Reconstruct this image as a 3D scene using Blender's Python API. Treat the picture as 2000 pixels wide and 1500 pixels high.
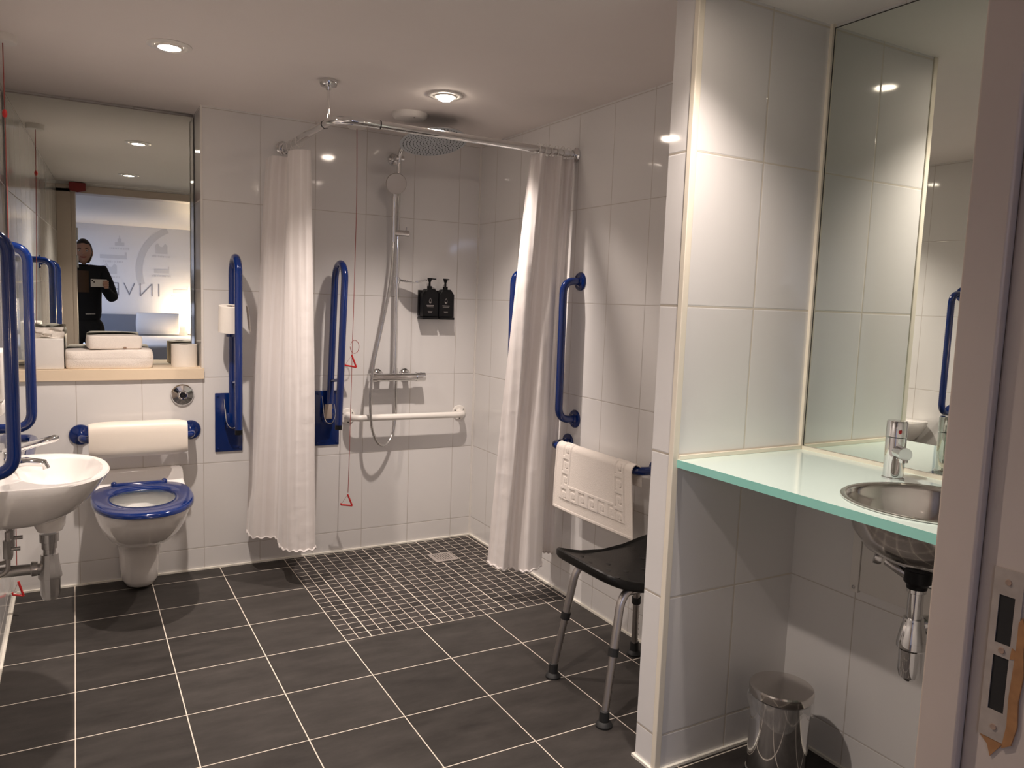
import bpy, bmesh, math, random
from mathutils import Vector, Matrix
random.seed(7)
PI = math.pi
SC = bpy.context.scene
COL = SC.collection
for o in list(bpy.data.objects): bpy.data.objects.remove(o)

# ------------------------------------------------------------------ camera
CAM = Vector((-1.8946, -3.7388, 1.2992))
def _rot(rx, ry, rz):
    return (Matrix.Rotation(-rz, 3, 'Z') @ Matrix.Rotation(rx, 3, 'X') @ Matrix.Rotation(ry, 3, 'Y'))
_M = _rot(-.1059, -.0364, .5183)
cd = bpy.data.cameras.new('camera'); cam = bpy.data.objects.new('camera', cd); COL.objects.link(cam)
cd.sensor_width = 36; cd.lens = 1502.5 / 2000 * 36; cd.clip_start = .05
mm = Matrix((( _M[0][0], _M[0][2], -_M[0][1]), (_M[1][0], _M[1][2], -_M[1][1]), (_M[2][0], _M[2][2], -_M[2][1]))).to_4x4()
mm.translation = CAM
cam.matrix_world = mm
SC.camera = cam
# ------------------------------------------------------------------ world, view
w = bpy.data.worlds.new('world'); SC.world = w; w.use_nodes = True
w.node_tree.nodes['Background'].inputs[0].default_value = (.02, .02, .022, 1)
w.node_tree.nodes['Background'].inputs[1].default_value = .3
SC.view_settings.view_transform = 'Standard'; SC.view_settings.look = 'None'
SC.view_settings.gamma = 1; SC.view_settings.use_curve_mapping = False
SC.view_settings.exposure = 1.47
cy = SC.cycles
cy.max_bounces = 12; cy.diffuse_bounces = 6; cy.glossy_bounces = 8; cy.transmission_bounces = 8
cy.caustics_reflective = False; cy.caustics_refractive = False
cy.sample_clamp_indirect = 6; cy.use_denoising = True

# lamps of the room (x, y, watts, protruding lens)
ZC = 2.114
WARM = (1.0, .862, .775)
LIGHTS = [(-1.60, -.82, 38, False), (-.585, -.82, 34, True), (-1.62, -2.38, 36, False), (-.64, -2.46, 19, False)]

# ------------------------------------------------------------------ materials
def nodes(name):
    m = bpy.data.materials.new(name); m.use_nodes = True
    nt = m.node_tree; b = nt.nodes['Principled BSDF']
    return m, nt, b
def mat(name, col, rough=.5, metal=0., spec=.5, coat=0., emit=None, estr=0., alpha=1., sss=0., noise=None, bump=None, trans=0., sheen=0.):
    m, nt, b = nodes(name)
    b.inputs['Base Color'].default_value = (*col, 1); b.inputs['Roughness'].default_value = rough
    b.inputs['Metallic'].default_value = metal; b.inputs['Specular IOR Level'].default_value = spec
    b.inputs['Coat Weight'].default_value = coat; b.inputs['Coat Roughness'].default_value = .05
    b.inputs['Transmission Weight'].default_value = trans; b.inputs['Sheen Weight'].default_value = sheen
    if emit: b.inputs['Emission Color'].default_value = (*emit, 1); b.inputs['Emission Strength'].default_value = estr
    if alpha < 1: b.inputs['Alpha'].default_value = alpha
    tc = nt.nodes.new('ShaderNodeTexCoord')
    if noise:
        sc, amt = noise
        n = nt.nodes.new('ShaderNodeTexNoise'); n.inputs['Scale'].default_value = sc; n.inputs['Detail'].default_value = 4
        nt.links.new(tc.outputs['Object'], n.inputs['Vector'])
        mx = nt.nodes.new('ShaderNodeMix'); mx.data_type = 'RGBA'
        mx.inputs[6].default_value = (*[c * (1 - amt) for c in col], 1); mx.inputs[7].default_value = (*[min(1, c * (1 + amt)) for c in col], 1)
        nt.links.new(n.outputs['Fac'], mx.inputs[0]); nt.links.new(mx.outputs[2], b.inputs['Base Color'])
    if bump:
        sc, st = bump
        n = nt.nodes.new('ShaderNodeTexNoise'); n.inputs['Scale'].default_value = sc; n.inputs['Detail'].default_value = 3
        nt.links.new(tc.outputs['Object'], n.inputs['Vector'])
        bp = nt.nodes.new('ShaderNodeBump'); bp.inputs['Strength'].default_value = st; bp.inputs['Distance'].default_value = .002
        nt.links.new(n.outputs['Fac'], bp.inputs['Height']); nt.links.new(bp.outputs[0], b.inputs['Normal'])
    return m

def math_node(nt, op, a, b=None, c=None):
    n = nt.nodes.new('ShaderNodeMath'); n.operation = op
    for i, v in enumerate((a, b, c)):
        if v is None: continue
        if isinstance(v, (int, float)): n.inputs[i].default_value = v
        else: nt.links.new(v, n.inputs[i])
    return n.outputs[0]
def line_mask(nt, coord, u0, w, g):
    """1 on the grout line, coord in metres; lines at u0 + k*w, width g"""
    t = math_node(nt, 'SUBTRACT', coord, u0)
    t = math_node(nt, 'DIVIDE', t, w)
    t = math_node(nt, 'FRACT', math_node(nt, 'ADD', t, 100.5))
    t = math_node(nt, 'ABSOLUTE', math_node(nt, 'SUBTRACT', t, .5))
    return math_node(nt, 'SMOOTH_MAX' if False else 'LESS_THAN', math_node(nt, 'MULTIPLY', t, w), g / 2)
def soft_mask(nt, coord, u0, w, g):
    t = math_node(nt, 'SUBTRACT', coord, u0)
    t = math_node(nt, 'DIVIDE', t, w)
    t = math_node(nt, 'FRACT', math_node(nt, 'ADD', t, 100.5))
    t = math_node(nt, 'ABSOLUTE', math_node(nt, 'SUBTRACT', t, .5))
    t = math_node(nt, 'MULTIPLY', t, w)          # distance to nearest line
    mr = nt.nodes.new('ShaderNodeMapRange'); mr.interpolation_type = 'SMOOTHSTEP'
    nt.links.new(t, mr.inputs[0]); mr.inputs[1].default_value = g / 2; mr.inputs[2].default_value = g / 2 + .0025
    mr.inputs[3].default_value = 0; mr.inputs[4].default_value = 1
    return mr.outputs[0]
def tile_mat(name, axis, u0, uw, v0=.1052, vw=.4, g=.0028, col=(.73, .715, .70), grout=(.50, .46, .42)):
    m, nt, b = nodes(name)
    tc = nt.nodes.new('ShaderNodeTexCoord'); sp = nt.nodes.new('ShaderNodeSeparateXYZ'); nt.links.new(tc.outputs['Object'], sp.inputs[0])
    u = sp.outputs['XYZ'.index(axis)]; v = sp.outputs[2]
    mk = math_node(nt, 'MAXIMUM', line_mask(nt, u, u0, uw, g), line_mask(nt, v, v0, vw, g))
    hgt = math_node(nt, 'MINIMUM', soft_mask(nt, u, u0, uw, g), soft_mask(nt, v, v0, vw, g))
    mx = nt.nodes.new('ShaderNodeMix'); mx.data_type = 'RGBA'; nt.links.new(mk, mx.inputs[0])
    mx.inputs[6].default_value = (*col, 1); mx.inputs[7].default_value = (*grout, 1)
    nt.links.new(mx.outputs[2], b.inputs['Base Color'])
    nt.links.new(math_node(nt, 'MULTIPLY_ADD', mk, .6, .07), b.inputs['Roughness'])
    b.inputs['Specular IOR Level'].default_value = .55
    # gentle waviness of glazed tiles
    n = nt.nodes.new('ShaderNodeTexNoise'); n.inputs['Scale'].default_value = 3.0; n.inputs['Detail'].default_value = 1
    nt.links.new(tc.outputs['Object'], n.inputs['Vector'])
    h = math_node(nt, 'ADD', math_node(nt, 'MULTIPLY', hgt, .45), math_node(nt, 'MULTIPLY', n.outputs['Fac'], .7))
    cu = math_node(nt, 'ADD', math_node(nt, 'DIVIDE', math_node(nt, 'SUBTRACT', u, u0), uw), 100); cv = math_node(nt, 'ADD', math_node(nt, 'DIVIDE', math_node(nt, 'SUBTRACT', v, v0), vw), 100)
    cb = nt.nodes.new('ShaderNodeCombineXYZ'); nt.links.new(math_node(nt, 'FLOOR', cu), cb.inputs[0]); nt.links.new(math_node(nt, 'FLOOR', cv), cb.inputs[1])
    wn = nt.nodes.new('ShaderNodeTexWhiteNoise'); wn.noise_dimensions = '2D'; nt.links.new(cb.outputs[0], wn.inputs['Vector'])
    sc_ = nt.nodes.new('ShaderNodeSeparateColor'); nt.links.new(wn.outputs['Color'], sc_.inputs[0])
    tu = math_node(nt, 'MULTIPLY', math_node(nt, 'SUBTRACT', math_node(nt, 'FRACT', cu), .5), math_node(nt, 'MULTIPLY', math_node(nt, 'SUBTRACT', sc_.outputs[0], .5), 1.6))
    tv = math_node(nt, 'MULTIPLY', math_node(nt, 'SUBTRACT', math_node(nt, 'FRACT', cv), .5), math_node(nt, 'MULTIPLY', math_node(nt, 'SUBTRACT', sc_.outputs[1], .5), 2.0))
    h = math_node(nt, 'ADD', h, math_node(nt, 'ADD', tu, tv))
    bp = nt.nodes.new('ShaderNodeBump'); bp.inputs['Strength'].default_value = 1.0; bp.inputs['Distance'].default_value = .001
    nt.links.new(h, bp.inputs['Height']); nt.links.new(bp.outputs[0], b.inputs['Normal'])
    return m
TX, TY, X6, Y0 = .2985, .2968, -.1273, -.1264
def floor_mat(name, pw, ph, g, col, mos=False):
    m, nt, b = nodes(name)
    tc = nt.nodes.new('ShaderNodeTexCoord'); sp = nt.nodes.new('ShaderNodeSeparateXYZ'); nt.links.new(tc.outputs['Object'], sp.inputs[0])
    mk = math_node(nt, 'MAXIMUM', line_mask(nt, sp.outputs[0], X6, pw, g), line_mask(nt, sp.outputs[1], Y0, ph, g))
    if mos:
        mk = math_node(nt, 'MAXIMUM', mk, line_mask(nt, sp.outputs[0], X6 - 3 * TX + 2 * TX / 6, TX, g * 1.7))
    mp = nt.nodes.new('ShaderNodeMapping'); mp.inputs['Scale'].default_value = (2.2, 6, 1)
    nt.links.new(tc.outputs['Object'], mp.inputs[0])
    n = nt.nodes.new('ShaderNodeTexNoise'); n.inputs['Scale'].default_value = 2.4; n.inputs['Detail'].default_value = 7; n.inputs['Roughness'].default_value = .65
    nt.links.new(mp.outputs[0], n.inputs['Vector'])
    wn = nt.nodes.new('ShaderNodeTexWhiteNoise'); wn.noise_dimensions = '2D'
    cb = nt.nodes.new('ShaderNodeCombineXYZ')
    nt.links.new(math_node(nt, 'FLOOR', math_node(nt, 'DIVIDE', math_node(nt, 'SUBTRACT', sp.outputs[0], X6), pw)), cb.inputs[0])
    nt.links.new(math_node(nt, 'FLOOR', math_node(nt, 'DIVIDE', math_node(nt, 'SUBTRACT', sp.outputs[1], Y0), ph)), cb.inputs[1])
    nt.links.new(cb.outputs[0], wn.inputs['Vector'])
    f = math_node(nt, 'ADD', math_node(nt, 'MULTIPLY', n.outputs['Fac'], 1.5), math_node(nt, 'MULTIPLY', wn.outputs[0], .35 if not mos else .5))
    cr = nt.nodes.new('ShaderNodeMapRange'); nt.links.new(f, cr.inputs[0]); cr.inputs[1].default_value = .45; cr.inputs[2].default_value = 1.4
    mc = nt.nodes.new('ShaderNodeMix'); mc.data_type = 'RGBA'; nt.links.new(cr.outputs[0], mc.inputs[0])
    mc.inputs[6].default_value = (*[c * .55 for c in col], 1); mc.inputs[7].default_value = (*[c * 1.55 for c in col], 1)
    mx = nt.nodes.new('ShaderNodeMix'); mx.data_type = 'RGBA'; nt.links.new(mk, mx.inputs[0])
    nt.links.new(mc.outputs[2], mx.inputs[6]); mx.inputs[7].default_value = (.74, .67, .58, 1)
    nt.links.new(mx.outputs[2], b.inputs['Base Color']); b.inputs['Roughness'].default_value = .5; b.inputs['Specular IOR Level'].default_value = .18
    bp = nt.nodes.new('ShaderNodeBump'); bp.inputs['Strength'].default_value = .35; bp.inputs['Distance'].default_value = .002
    nt.links.new(math_node(nt, 'SUBTRACT', math_node(nt, 'MULTIPLY', n.outputs['Fac'], .5), math_node(nt, 'MULTIPLY', mk, .5)), bp.inputs['Height'])
    nt.links.new(bp.outputs[0], b.inputs['Normal'])
    return m
M = {}
M['t_back'] = tile_mat('tiles_back', 'X', -.1214, .2536)
M['t_side'] = tile_mat('tiles_side', 'Y', -1.1712, .2475)
M['t_part'] = tile_mat('tiles_partition', 'X', -.2406, .2630, g=.0045, grout=(.62, .57, .49))
M['t_end'] = tile_mat('tiles_partition_end', 'Y', -5.0, 9.0, g=.005, grout=(.45, .4, .33))
M['floor'] = floor_mat('slate_tiles', TX, TY, .0034, (.043, .0385, .0355))
M['mosaic'] = floor_mat('slate_mosaic', TX / 6, TY / 6, .0024, (.040, .035, .033), True)
M['ceil'] = mat('ceiling_paint', (.80, .745, .71), .85, noise=(6, .02))
M['white_paint'] = mat('white_paint', (.72, .69, .65), .45)
M['cream_trim'] = mat('cream_trim', (.80, .74, .62), .35)
M['sealant'] = mat('sealant', (.86, .83, .74), .4)
M['mirror'] = mat('mirror_glass', (.80, .84, .79), .0, metal=1.)
M['mirror_edge'] = mat('mirror_edge', (.03, .03, .025), .3)
M['blue'] = mat('blue_plastic', (.0010, .017, .118), .14, spec=.5, coat=.3)
M['spray_grey'] = mat('spray_plate_grey', (.42, .45, .47), .35)
M['chrome'] = mat('chrome', (.74, .74, .74), .06, metal=1.)
M['steel'] = mat('stainless_steel', (.66, .63, .60), .13, metal=1.)
M['dull_chrome'] = mat('dull_chrome', (.55, .54, .53), .22, metal=1.)
M['alu'] = mat('brushed_aluminium', (.55, .52, .50), .33, metal=1.)
M['ceramic'] = mat('white_ceramic', (.80, .77, .74), .08, spec=.6, coat=.3)
M['plastic_w'] = mat('white_plastic', (.76, .73, .69), .3)
M['white_metal'] = mat('white_coated_metal', (.82, .79, .74), .25, coat=.2)
M['black'] = mat('black_plastic', (.004, .004, .005), .4, spec=.25)
M['black_rubber'] = mat('black_rubber', (.012, .012, .012), .6)
M['seat_black'] = mat('black_moulded_seat', (.006, .0055, .005), .42, spec=.3, bump=(160, .25))
M['dark'] = mat('dark_hole', (.01, .008, .006), .8)
M['red'] = mat('red_plastic', (.55, .02, .02), .35)
M['darkred'] = mat('dark_red_plastic', (.20, .012, .012), .35)
M['cord'] = mat('red_cord', (.30, .06, .05), .7)
M['beige'] = mat('cream_wood', (.78, .64, .47), .45, noise=(9, .05))
M['pad'] = mat('cream_vinyl', (.82, .74, .64), .42, bump=(40, .12))
M['terry'] = mat('white_terry', (.86, .79, .72), .95, sheen=.3, bump=(420, .9))
M['paper'] = mat('tissue_paper', (.83, .78, .71), .9, bump=(220, .35))
M['card'] = mat('cardboard', (.30, .20, .14), .9)
M['glass_top'] = mat('backpainted_glass', (.74, .90, .84), .04, spec=.6, coat=.4)
M['glass_edge'] = mat('glass_edge', (.30, .68, .60), .08, spec=.6)
M['frame_paint'] = mat('door_frame_paint', (.46, .38, .32), .4, noise=(14, .05))
M['wood_raw'] = mat('bare_wood', (.32, .15, .055), .8, noise=(60, .4))
M['plate_worn'] = mat('worn_strike_plate', (.34, .28, .23), .5, metal=.0, noise=(50, .25))
M['skin'] = mat('skin', (.55, .30, .21), .5)
M['hair'] = mat('brown_hair', (.035, .018, .01), .5, bump=(300, .5))
M['cloth_black'] = mat('black_cloth', (.008, .008, .010), .8)
M['cloth_brown'] = mat('brown_top', (.10, .055, .03), .8)
M['lip'] = mat('lips', (.42, .10, .08), .4)
M['eye'] = mat('eye_white', (.75, .72, .70), .2)
M['bed'] = mat('bed_linen', (.75, .76, .80), .85, bump=(8, .6))
M['headboard'] = mat('grey_upholstery', (.17, .19, .24), .8)
M['mural'] = mat('pale_mural_wall', (.70, .72, .78), .7)
M['mural_grey'] = mat('mural_grey_print', (.55, .57, .63), .7)
M['mural_dark'] = mat('mural_lettering', (.22, .23, .28), .7)
M['carpet'] = mat('carpet', (.12, .12, .14), .95)
M['lens'] = mat('lamp_lens', (1, 1, 1), .4, emit=(1, .84, .70), estr=45)
M['lens_dome'] = mat('lamp_dome', (1, 1, 1), .4, emit=(1, .84, .70), estr=22)
M['shade'] = mat('lamp_shade', (.9, .8, .65), .6, emit=(1, .72, .45), estr=9)
M['led'] = mat('green_indicator', (.05, .9, .4), .3, emit=(.1, 1, .5), estr=2)
M['plastic_clear'] = mat('clear_bag', (.9, .9, .9), .12, trans=.85, alpha=.35)
M['phone'] = mat('phone_case', (.80, .76, .72), .3)
M['drain_steel'] = mat('drain_steel', (.62, .56, .52), .35, metal=.7)
# shower curtain: satin with woven stripes, lets light through
def curtain_mat():
    m, nt, b = nodes('satin_curtain')
    uv = nt.nodes.new('ShaderNodeUVMap'); sp = nt.nodes.new('ShaderNodeSeparateXYZ'); nt.links.new(uv.outputs[0], sp.inputs[0])
    t = math_node(nt, 'FRACT', math_node(nt, 'MULTIPLY', sp.outputs[0], 14))
    st = math_node(nt, 'GREATER_THAN', t, .72)
    mx = nt.nodes.new('ShaderNodeMix'); mx.data_type = 'RGBA'; nt.links.new(st, mx.inputs[0])
    mx.inputs[6].default_value = (.80, .755, .73, 1); mx.inputs[7].default_value = (.86, .82, .80, 1)
    nt.links.new(mx.outputs[2], b.inputs['Base Color'])
    nt.links.new(math_node(nt, 'MULTIPLY_ADD', st, -.25, .55), b.inputs['Roughness'])
    b.inputs['Sheen Weight'].default_value = .3
    n = nt.nodes.new('ShaderNodeTexNoise'); n.inputs['Scale'].default_value = 14; n.inputs['Detail'].default_value = 2
    tc = nt.nodes.new('ShaderNodeTexCoord'); mp = nt.nodes.new('ShaderNodeMapping'); mp.inputs['Scale'].default_value = (1, 1, 1.2)
    nt.links.new(tc.outputs['Object'], mp.inputs[0]); nt.links.new(mp.outputs[0], n.inputs['Vector'])
    bp = nt.nodes.new('ShaderNodeBump'); bp.inputs['Strength'].default_value = .5; bp.inputs['Distance'].default_value = .006
    nt.links.new(n.outputs['Fac'], bp.inputs['Height']); nt.links.new(bp.outputs[0], b.inputs['Normal'])
    tr = nt.nodes.new('ShaderNodeBsdfTranslucent'); tr.inputs[0].default_value = (.85, .8, .77, 1)
    ms = nt.nodes.new('ShaderNodeMixShader'); ms.inputs[0].default_value = .18
    out = nt.nodes['Material Output']
    nt.links.new(b.outputs[0], ms.inputs[1]); nt.links.new(tr.outputs[0], ms.inputs[2]); nt.links.new(ms.outputs[0], out.inputs[0])
    return m
M['curtain'] = curtain_mat()

# ------------------------------------------------------------------ builders
LOC = {}
def tag(o, label=None, cat=None, group=None, kind=None):
    if label: o['label'] = label
    if cat: o['category'] = cat
    if group: o['group'] = group
    if kind: o['kind'] = kind
    return o
def thing(name, label, cat, loc, group=None):
    o = bpy.data.objects.new(name, None); o.empty_display_size = .05; COL.objects.link(o)
    o.location = loc; LOC[o.name] = Vector(loc)
    return tag(o, label, cat, group)
def frame_from(d):
    d = Vector(d).normalized(); a = Vector((0, 0, 1)) if abs(d.z) < .9 else Vector((1, 0, 0))
    x = a.cross(d).normalized(); y = d.cross(x)
    return x, y, d
class MB:
    def __init__(s): s.bm = bmesh.new(); s.mi = 0
    def face(s, pts, mi=None):
        f = s.bm.faces.new([s.bm.verts.new(Vector(p)) for p in pts]); f.material_index = s.mi if mi is None else mi; return s
    def box(s, x0, x1, y0, y1, z0, z1, bev=0.):
        vs = [s.bm.verts.new((x, y, z)) for x in (x0, x1) for y in (y0, y1) for z in (z0, z1)]
        fs = []
        for q in ((0, 1, 3, 2), (4, 6, 7, 5), (0, 4, 5, 1), (2, 3, 7, 6), (0, 2, 6, 4), (1, 5, 7, 3)):
            f = s.bm.faces.new([vs[i] for i in q]); f.material_index = s.mi; fs.append(f)
        if bev:
            es = list({e for f in fs for e in f.edges})
            bmesh.ops.bevel(s.bm, geom=es, offset=bev, segments=3, affect='EDGES', profile=.5)
        return s
    def ring_loft(s, rings, cap0=True, cap1=True, closed=True):
        R = [[s.bm.verts.new(Vector(p)) for p in r] for r in rings]
        n = len(R[0])
        for a, b in zip(R, R[1:]):
            for i in range(n if closed else n - 1):
                j = (i + 1) % n
                f = s.bm.faces.new((a[i], a[j], b[j], b[i])); f.material_index = s.mi
        if cap0: f = s.bm.faces.new(R[0][::-1]); f.material_index = s.mi
        if cap1: f = s.bm.faces.new(R[-1]); f.material_index = s.mi
        return s
    def tube(s, pts, r, n=14, caps=True):
        pts = [Vector(p) for p in pts]; rr = r if isinstance(r, (list, tuple)) else [r] * len(pts)
        rings = []; up = None
        for i, p in enumerate(pts):
            d = (pts[min(i + 1, len(pts) - 1)] - pts[max(i - 1, 0)]).normalized()
            if up is None: x, y, _ = frame_from(d)
            else:
                x = (up - d * up.dot(d)).normalized(); y = d.cross(x)
            up = x
            rings.append([p + (x * math.cos(2 * PI * k / n) + y * math.sin(2 * PI * k / n)) * rr[i] for k in range(n)])
        return s.ring_loft(rings, caps, caps)
    def cyl(s, a, b, r, n=24, r2=None):
        a, b = Vector(a), Vector(b); x, y, d = frame_from(b - a); r2 = r if r2 is None else r2
        return s.ring_loft([[p + (x * math.cos(2 * PI * k / n) + y * math.sin(2 * PI * k / n)) * q for k in range(n)] for p, q in ((a, r), (b, r2))])
    def lathe(s, prof, o, d=(0, 0, 1), n=40, caps=(True, True), sx=1.):
        """prof = [(r, h)...] about axis d from o"""
        x, y, d = frame_from(d); o = Vector(o)
        return s.ring_loft([[o + d * h + (x * sx * math.cos(2 * PI * k / n) + y * math.sin(2 * PI * k / n)) * max(r, 1e-4) for k in range(n)] for r, h in prof], *caps)
    def ball(s, c, r, sc=(1, 1, 1), n=20):
        c = Vector(c)
        rings = []
        for i in range(1, n // 2):
            t = PI * i / (n // 2)
            rings.append([c + Vector((r * sc[0] * math.sin(t) * math.cos(2 * PI * k / n), r * sc[1] * math.sin(t) * math.sin(2 * PI * k / n), r * sc[2] * math.cos(t))) for k in range(n)][::-1])
        return s.ring_loft(rings)
    def prism(s, poly, axis, a, b):
        """poly 2D in the two other axes (cyclic order), extruded along axis a..b"""
        def P(u, v, t):
            return {'x': (t, u, v), 'y': (u, t, v), 'z': (u, v, t)}[axis]
        return s.ring_loft([[P(u, v, a) for u, v in poly], [P(u, v, b) for u, v in poly]])
    def build(s, name, m, parent=None, smooth=True, ang=40, bev=0.):
        bmesh.ops.recalc_face_normals(s.bm, faces=s.bm.faces[:])
        base = Vector((0, 0, 0))
        if parent is not None: base = LOC[parent.name]
        elif getattr(s, 'origin', None) is not None: base = Vector(s.origin)
        if base.length: bmesh.ops.translate(s.bm, verts=s.bm.verts[:], vec=-base)
        me = bpy.data.meshes.new(name); s.bm.to_mesh(me); s.bm.free()
        for k in (m if isinstance(m, (list, tuple)) else [m]): me.materials.append(M[k])
        if smooth:
            me.shade_smooth(); me.set_sharp_from_angle(angle=math.radians(ang))
        o = bpy.data.objects.new(name, me); COL.objects.link(o)
        LOC[o.name] = base
        if parent is not None: o.parent = parent
        else: o.location = base
        if bev:
            b = o.modifiers.new('bevel', 'BEVEL'); b.width = bev; b.segments = 3; b.limit_method = 'ANGLE'; b.angle_limit = math.radians(50)
        return o
    def at(s, *o): s.origin = o; return s
def struct(name, mb, m, smooth=False, **k):
    return tag(mb.build(name, m, smooth=smooth, **k), kind='structure')
def arc(c, a, b, t0, t1, n=8):
    """points on c + a*cos + b*sin"""
    c, a, b = Vector(c), Vector(a), Vector(b)
    return [c + a * math.cos(t0 + (t1 - t0) * i / n) + b * math.sin(t0 + (t1 - t0) * i / n) for i in range(n + 1)]
def rounded(pts, r, n=7):
    """polyline with rounded corners"""
    pts = [Vector(p) for p in pts]; out = [pts[0]]
    for i in range(1, len(pts) - 1):
        p = pts[i]; d1 = (pts[i - 1] - p).normalized(); d2 = (pts[i + 1] - p).normalized()
        a, b = p + d1 * r, p + d2 * r
        for k in range(n + 1):
            t = k / n; out.append(a * (1 - t) ** 2 + p * 2 * t * (1 - t) + b * t * t)
    return out + [pts[-1]]
def catmull(P, n):
    P = [Vector(p) for p in P]; out = []
    m = len(P) - 1
    for i in range(n + 1):
        t = i / n * m; k = min(int(t), m - 1); f = t - k
        p0, p1, p2, p3 = P[max(k - 1, 0)], P[k], P[k + 1], P[min(k + 2, m)]
        out.append(.5 * ((2 * p1) + (p2 - p0) * f + (2 * p0 - 5 * p1 + 4 * p2 - p3) * f * f + (3 * p1 - p0 - 3 * p2 + p3) * f ** 3))
    return out

# ------------------------------------------------------------------ room shell
XL, XP, YF, YB, YD, YDO, XJ, XH = -2.14, -.5036, -2.1875, -2.1005, -3.24, -3.40, -1.05, -2.005
RX, RY, SZ = -1.394, .23, .90     # recess: right reveal, depth, sill underside
mx0, my0 = X6 - 3 * TX, Y0 - 3 * TY
f = MB()
f.face([(XL, YDO, 0), (0, YDO, 0), (0, my0, 0), (XL, my0, 0)])
f.face([(XL, my0, 0), (mx0, my0, 0), (mx0, 0, 0), (XL, 0, 0)])
f.face([(mx0, my0, 0), (0, my0, 0), (0, 0, 0), (mx0, 0, 0)], 1)
f.face([(XL, YDO, -.05), (0, YDO, -.05), (0, 0, -.05), (XL, 0, -.05)])
struct('floor', f, ['floor', 'mosaic'])
struct('ceiling', MB().box(XL - .1, .1, YDO, .4, ZC, ZC + .06), 'ceil')
wb = MB().box(RX, .1, 0, .35, 0, ZC).box(XL - .1, RX, 0, .35, 0, SZ).box(XL - .1, RX, RY + .012, .35, SZ, ZC)
struct('wall_back', wb, 't_back')
struct('wall_right', MB().box(0, .1, YDO, 0, 0, ZC), 't_side')
struct('wall_left', MB().box(XL - .1, XL, YDO, RY + .012, 0, ZC), 't_side')
p = MB(); p.mi = 0
p.box(XP, 0, YF, YB, 0, ZC)
for fc in p.bm.faces:
    if abs(fc.normal.x) > .9 or fc.calc_center_median().x < XP + .001: fc.material_index = 1
struct('wall_partition', p, ['t_part', 't_end'])
wf = MB().box(XJ + .03, 0, YDO, YD, 0, ZC).box(XL, XJ + .03, YDO, YD, 2.09, ZC)
struct('wall_front', wf, 't_back')
# sealant and cream edge strips
struct('trim_1', MB().box(XP - .004, XP + .017, YF - .004, YF + .014, 0, ZC), 'cream_trim', bev=.0025)
struct('trim_2', MB().box(-.014, -.0001, YF - .010, YF, .905, ZC).box(XP + .017, -.0001, YF - .010, YF, .8945, .905), 'cream_trim')
struct('trim_3', MB().box(-.008, 0, -.008, 0, 0, ZC), 'plastic_w')
struct('trim_4', MB().box(RX - .002, RX + .007, -.003, .004, SZ + .05, ZC), 'plastic_w')
s_ = .008
struct('baseboard_back', MB().box(XL, 0, -s_, 0, 0, s_), 'sealant')
struct('baseboard_right', MB().box(-s_, 0, YB, 0, 0, s_).box(-s_, 0, YD, YF, 0, s_), 'sealant')
struct('baseboard_left', MB().box(XL, XL + s_, YD, 0, 0, s_), 'sealant')
struct('baseboard_partition', MB().box(XP - s_, 0, YF - s_, YF, 0, s_).box(XP - s_, XP, YF, YB, 0, s_).box(XP - s_, 0, YB, YB + s_, 0, s_), 'sealant')
# door frame
df = thing('door_frame', 'cream painted door frame around the doorway, stripped round its strike plate', 'door frame', (XJ, YD, 0))
df.name = 'door_1'; LOC['door_1'] = Vector((XJ, YD, 0))
for k_ in ('label', 'category'): del df[k_]
df['kind'] = 'structure'
MB().box(XJ, XJ + .03, YD - .045, YD, 0, 2.06).box(XJ + .012, XJ + .03, YDO - .02, YD - .045, 0, 2.06).build('jamb', 'frame_paint', df, bev=.003)
MB().box(XH - .03, XH, YDO - .02, YD, 0, 2.06).box(XL, XH - .03, YD - .012, YD + .014, 0, 2.06).box(XL, XH - .03, YDO - .02, YD - .012, 0, 2.06).build('jamb', 'frame_paint', df, bev=.003)
MB().box(XL, XJ + .09, YDO - .02, YD, 2.03, 2.09).box(XL, XJ + .09, YD, YD + .014, 2.03, 2.09).build('head', 'frame_paint', df, bev=.003)
MB().box(XJ + .03, XJ + .09, YD, YD + .014, 0, 2.03).build('architrave', 'frame_paint', df, bev=.003)
# strike plate on the rebate, with two mortices and splintered wood
px_ = XJ + .012
sp_ = MB()
for (y0, y1, z0, z1) in ((-3.332, -3.302, 1.008, 1.037), (-3.332, -3.302, .941, .955), (-3.332, -3.302, .848, .880), (-3.309, -3.302, .880, .941), (-3.309, -3.302, .955, 1.008), (-3.332, -3.325, .88, .941), (-3.332, -3.325, .955, 1.008)):
    sp_.box(px_ - .002, px_, y0, y1, z0, z1)
plate = sp_.build('strike_plate', 'plate_worn', df, smooth=False)
plate['label'] = 'worn steel strike plate with two bolt holes'
MB().box(px_ - .001, px_ + .0005, -3.325, -3.309, .88, .941).box(px_ - .001, px_ + .0005, -3.325, -3.309, .955, 1.008).build('bolt_hole', 'dark', plate, smooth=False)
for z in (1.023, .862, .948): MB().lathe([(.0035, 0), (.0030, .001), (.0012, .0008)], (px_ - .002, -3.317, z), (-1, 0, 0), 14).build('screw', 'card', plate)
wr = MB().prism([(-3.327, .843), (-3.336, .850), (-3.340, .872), (-3.3385, .90), (-3.341, .93), (-3.338, .955), (-3.339, .975), (-3.334, .990), (-3.331, .984), (-3.331, .95), (-3.329, .90), (-3.330, .87)], 'x', px_ - .0026, px_)
wr.prism([(-3.326, .942), (-3.331, .944), (-3.331, .953), (-3.327, .955)], 'x', px_ - .0026, px_)
wr.prism([(-3.303, .848), (-3.312, .840), (-3.316, .828), (-3.322, .838), (-3.328, .848)], 'x', px_ - .0015, px_)
wr.build('splintered_wood', 'wood_raw', df, smooth=False)
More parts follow.
